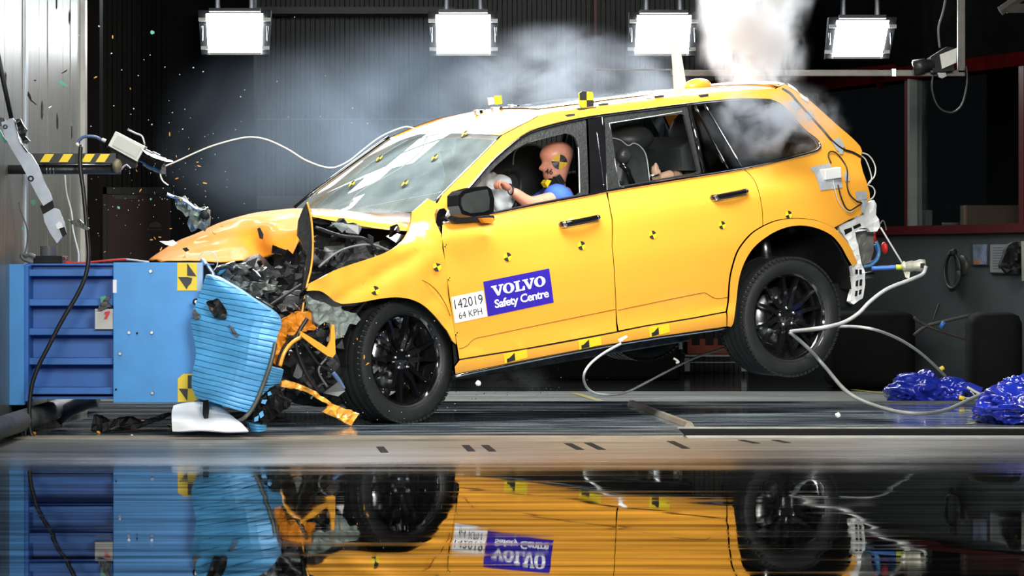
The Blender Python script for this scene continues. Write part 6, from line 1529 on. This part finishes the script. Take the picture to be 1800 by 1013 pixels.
V_, Fc = text_mesh('46', 1.0, 1.0, .01); xs = [v[0] for v in V_]; ys = [v[1] for v in V_]
vv = [headpt(958 + (x - min(xs)) / (max(xs) - min(xs)) * 14, 306.5 - (y - min(ys)) / (max(ys) - min(ys)) * 10 - (x - min(xs)) * -0.5, .005) for x, y in V_]
lobj(G().add(vv, Fc), 'head_number', MBLACK, dm)
mshell('neck_collar', [(958, 322), (962, 316), (972, 318), (966, 328), (963, 330)], yH - .075, YELLOW, (0, .05, 0), dm)
mshell('neck_collar', [(972, 314), (983, 313), (980, 326), (966, 333), (964, 328)], yH - .08, BLACKM, (0, .05, 0), dm)
bk = mshell('neck_bracket', [(976, 311), (984, 306), (995, 322), (987, 327)], yH - .10, STEEL, (0, .03, 0), dm)
for q in ([(979.5, 311.5), (982, 310), (989, 321), (987, 322.5)], [(984, 309.5), (986, 309), (992.5, 320), (990.5, 321)]): mshell('bracket_slot', q, yH - .104, BLACKM, (0, .006, 0), bk)
# rear child-size dummy: only its tan legs and hands show
d2 = empty('child_dummy', 'tan limbs of a small dummy seated in the rear, seen through the rear door window', 'dummy', mw=CM); PMW[d2.name] = CM; dm0 = dm; dm = d2
a1, a2, a3 = L(1215, 306, -.42), L(1182, 308, -.45), L(1148, 318, -.47); b1, b2q, b3 = L(1214, 300, -.22), L(1180, 303, -.24), L(1146, 312, -.25)
hp = (a1 + b1) / 2 + Vector((.12, 0, -.02)); ch_ = hp + Vector((.08, 0, .22)); hdp = ch_ + Vector((0, 0, .16))
sk('body', [hp, ch_, hdp, a1, a2, a3, b1, b2q, b3], [(0, 1), (1, 2), (0, 3), (3, 4), (4, 5), (0, 6), (6, 7), (7, 8)], [.08, .09, .05, .05, .042, .035, .05, .042, .035], TAN)
lobj(G().blob(L(1153, 305, -.50), (.03, .03, .06), .15, 2, 3, 4), 'hand', TAN, d2, True)
lobj(G().blob(L(1192, 303, -.50), (.025, .03, .055), .15, 2, 3, 5), 'hand', TAN, d2, True)
lobj(G().tube([L(1144, 309, -.53), L(1152, 309, -.53), L(1158, 307, -.53)], .008), 'buckle', CHROME, d2, True)

# ------------------------------------------------------------------ smoke
def smoke(name, c, r, dens, sc, thr, label, col=(.75, .82, .9), aniso=.3, rot=0.0, seed=0.0, soft=1.0, stretch=(1, 1, 1), fall0=.25):
    bm = bmesh.new(); bmesh.ops.create_icosphere(bm, subdivisions=3, radius=1)
    me = D.meshes.new(name); bm.to_mesh(me); bm.free(); o = D.objects.new(name, me); COL.objects.link(o)
    o.location = c; o.scale = r; o.rotation_euler = (0, rot, 0); tag(o, label, 'smoke', None, 'stuff')
    m = D.materials.new(name); m.use_nodes = True; nt = m.node_tree; nt.nodes.clear(); me.materials.append(m)
    out = nt.nodes.new('ShaderNodeOutputMaterial'); pv = nt.nodes.new('ShaderNodeVolumePrincipled')
    pv.inputs['Color'].default_value = (*col, 1); pv.inputs['Anisotropy'].default_value = aniso
    tc = nt.nodes.new('ShaderNodeTexCoord'); ln = nt.nodes.new('ShaderNodeVectorMath'); ln.operation = 'LENGTH'; nt.links.new(tc.outputs['Object'], ln.inputs[0])
    fall = nt.nodes.new('ShaderNodeMapRange'); fall.inputs[1].default_value = fall0; fall.inputs[2].default_value = 1.0; fall.inputs[3].default_value = 1.0; fall.inputs[4].default_value = 0.0; fall.interpolation_type = 'SMOOTHSTEP'
    
    geo = nt.nodes.new('ShaderNodeNewGeometry'); mp = nt.nodes.new('ShaderNodeMapping'); mp.inputs['Location'].default_value = (seed, seed, seed); mp.inputs['Scale'].default_value = stretch
    nt.links.new(geo.outputs['Position'], mp.inputs[0])
    n = nt.nodes.new('ShaderNodeTexNoise'); n.inputs['Scale'].default_value = sc; n.inputs['Detail'].default_value = 4; n.inputs['Roughness'].default_value = .6; n.inputs['Distortion'].default_value = .5
    nt.links.new(mp.outputs[0], n.inputs['Vector'])
    n0 = nt.nodes.new('ShaderNodeTexNoise'); n0.inputs['Scale'].default_value = sc * .7; n0.inputs['Detail'].default_value = 2; nt.links.new(mp.outputs[0], n0.inputs['Vector'])
    ad = nt.nodes.new('ShaderNodeMath'); ad.operation = 'MULTIPLY_ADD'; ad.inputs[1].default_value = 1.1; nt.links.new(n0.outputs[0], ad.inputs[0])
    sb_ = nt.nodes.new('ShaderNodeMath'); sb_.operation = 'SUBTRACT'; sb_.inputs[1].default_value = .42; nt.links.new(ln.outputs['Value'], sb_.inputs[0]); nt.links.new(sb_.outputs[0], ad.inputs[2]); nt.links.new(ad.outputs[0], fall.inputs[0])
    mr = nt.nodes.new('ShaderNodeMapRange'); mr.inputs[1].default_value = thr; mr.inputs[2].default_value = thr + .3 * soft; mr.inputs[3].default_value = 0; mr.inputs[4].default_value = dens
    nt.links.new(n.outputs[0], mr.inputs[0])
    ed = nt.nodes.new('ShaderNodeMapRange'); ed.interpolation_type = 'SMOOTHSTEP'; ed.inputs[1].default_value = .7; ed.inputs[2].default_value = 1.0; ed.inputs[3].default_value = 1.0; ed.inputs[4].default_value = 0.0; nt.links.new(ln.outputs['Value'], ed.inputs[0])
    m0 = nt.nodes.new('ShaderNodeMath'); m0.operation = 'MULTIPLY'; nt.links.new(ed.outputs[0], m0.inputs[0]); nt.links.new(fall.outputs[0], m0.inputs[1])
    mu = nt.nodes.new('ShaderNodeMath'); mu.operation = 'MULTIPLY'; nt.links.new(mr.outputs[0], mu.inputs[0]); nt.links.new(m0.outputs[0], mu.inputs[1]); nt.links.new(mu.outputs[0], pv.inputs['Density'])
    nt.links.new(pv.outputs[0], out.inputs['Volume']); return o
def Wc(px, py, Y): return tuple(W(px, py, Y))
smoke('smoke_plume', Wc(1320, 10, 21.2), (.46, .45, .95), 19.0, 5.5, .40, 'dense white smoke plume rising from the rear of the roof', seed=3, stretch=(1, 1, .6), fall0=.4, col=(1, 1, 1), soft=.7, aniso=.55)
smoke('smoke_haze', Wc(640, 250, 22.8), (1.7, 1.1, 1.0), .62, 1.1, .3, 'pale blue haze hanging before the ribbed wall above the bonnet', seed=1, col=(.6, .74, .9))
smoke('smoke_haze', Wc(985, 140, 23.0), (1.3, .8, .48), 3.6, 2.3, .42, 'grey smoke cloud drifting behind the roof between the floodlights', seed=7, col=(.75, .82, .9), stretch=(.8, 1, 1.3))
smoke('quarter_smoke', tuple(CM @ Vector((2.98, -.98, 1.52))), (.52, .16, .30), 16.0, 5.0, .42, 'white smoke wisps swirling in front of the rear quarter window', seed=5, soft=.6)
smoke('dust', Wc(900, 672, 21.5), (.55, .4, .13), .5, 5, .4, 'thin dust hanging beneath the front door sill', seed=8, col=(.5, .52, .48))
# fine spray of dark grit below the sill (uncountable in the photo)
rnd = random.Random(23); g = G()
for _ in range(420):
    px = rnd.gauss(900, 55); py = rnd.gauss(655, 26)
    if py > 712 or py < 640 - (px - 800) * .16: continue
    c = W(px, py, rnd.uniform(20.0, 21.5)); s_ = rnd.uniform(.0018, .0042)
    g.add([c + Vector((-s_, 0, -s_)), c + Vector((s_, 0, -s_)), c + Vector((0, s_, -s_ * .4)), c + Vector((0, 0, s_))], [(0, 1, 3), (1, 2, 3), (2, 0, 3), (0, 2, 1)])
tag(g.obj('grit_spray', mat('grey_grit', (.16, .17, .14), .6, var=.2)), 'fine grey grit spraying in the air beneath the front door sill', 'grit', None, 'stuff')
# dim beams under the roof at upper right
for nm, a, b_, m in (('trim_35', (1545, 150, 25.5), (1700, -40, 24.5), D.materials['dim_red_beam']), ('trim_36', (1240, 150, 27.0), (1840, 96, 24.0), D.materials['dim_red_beam']), ('trim_37', (1758, 20, 22), (1830, -30, 22), PIPE), ('trim_38', (1770, 15, 22), (1860, 14, 22), PIPE)):
    struct(G().tube([W(*a), W(*b_)], .035, 6).obj(nm, m))
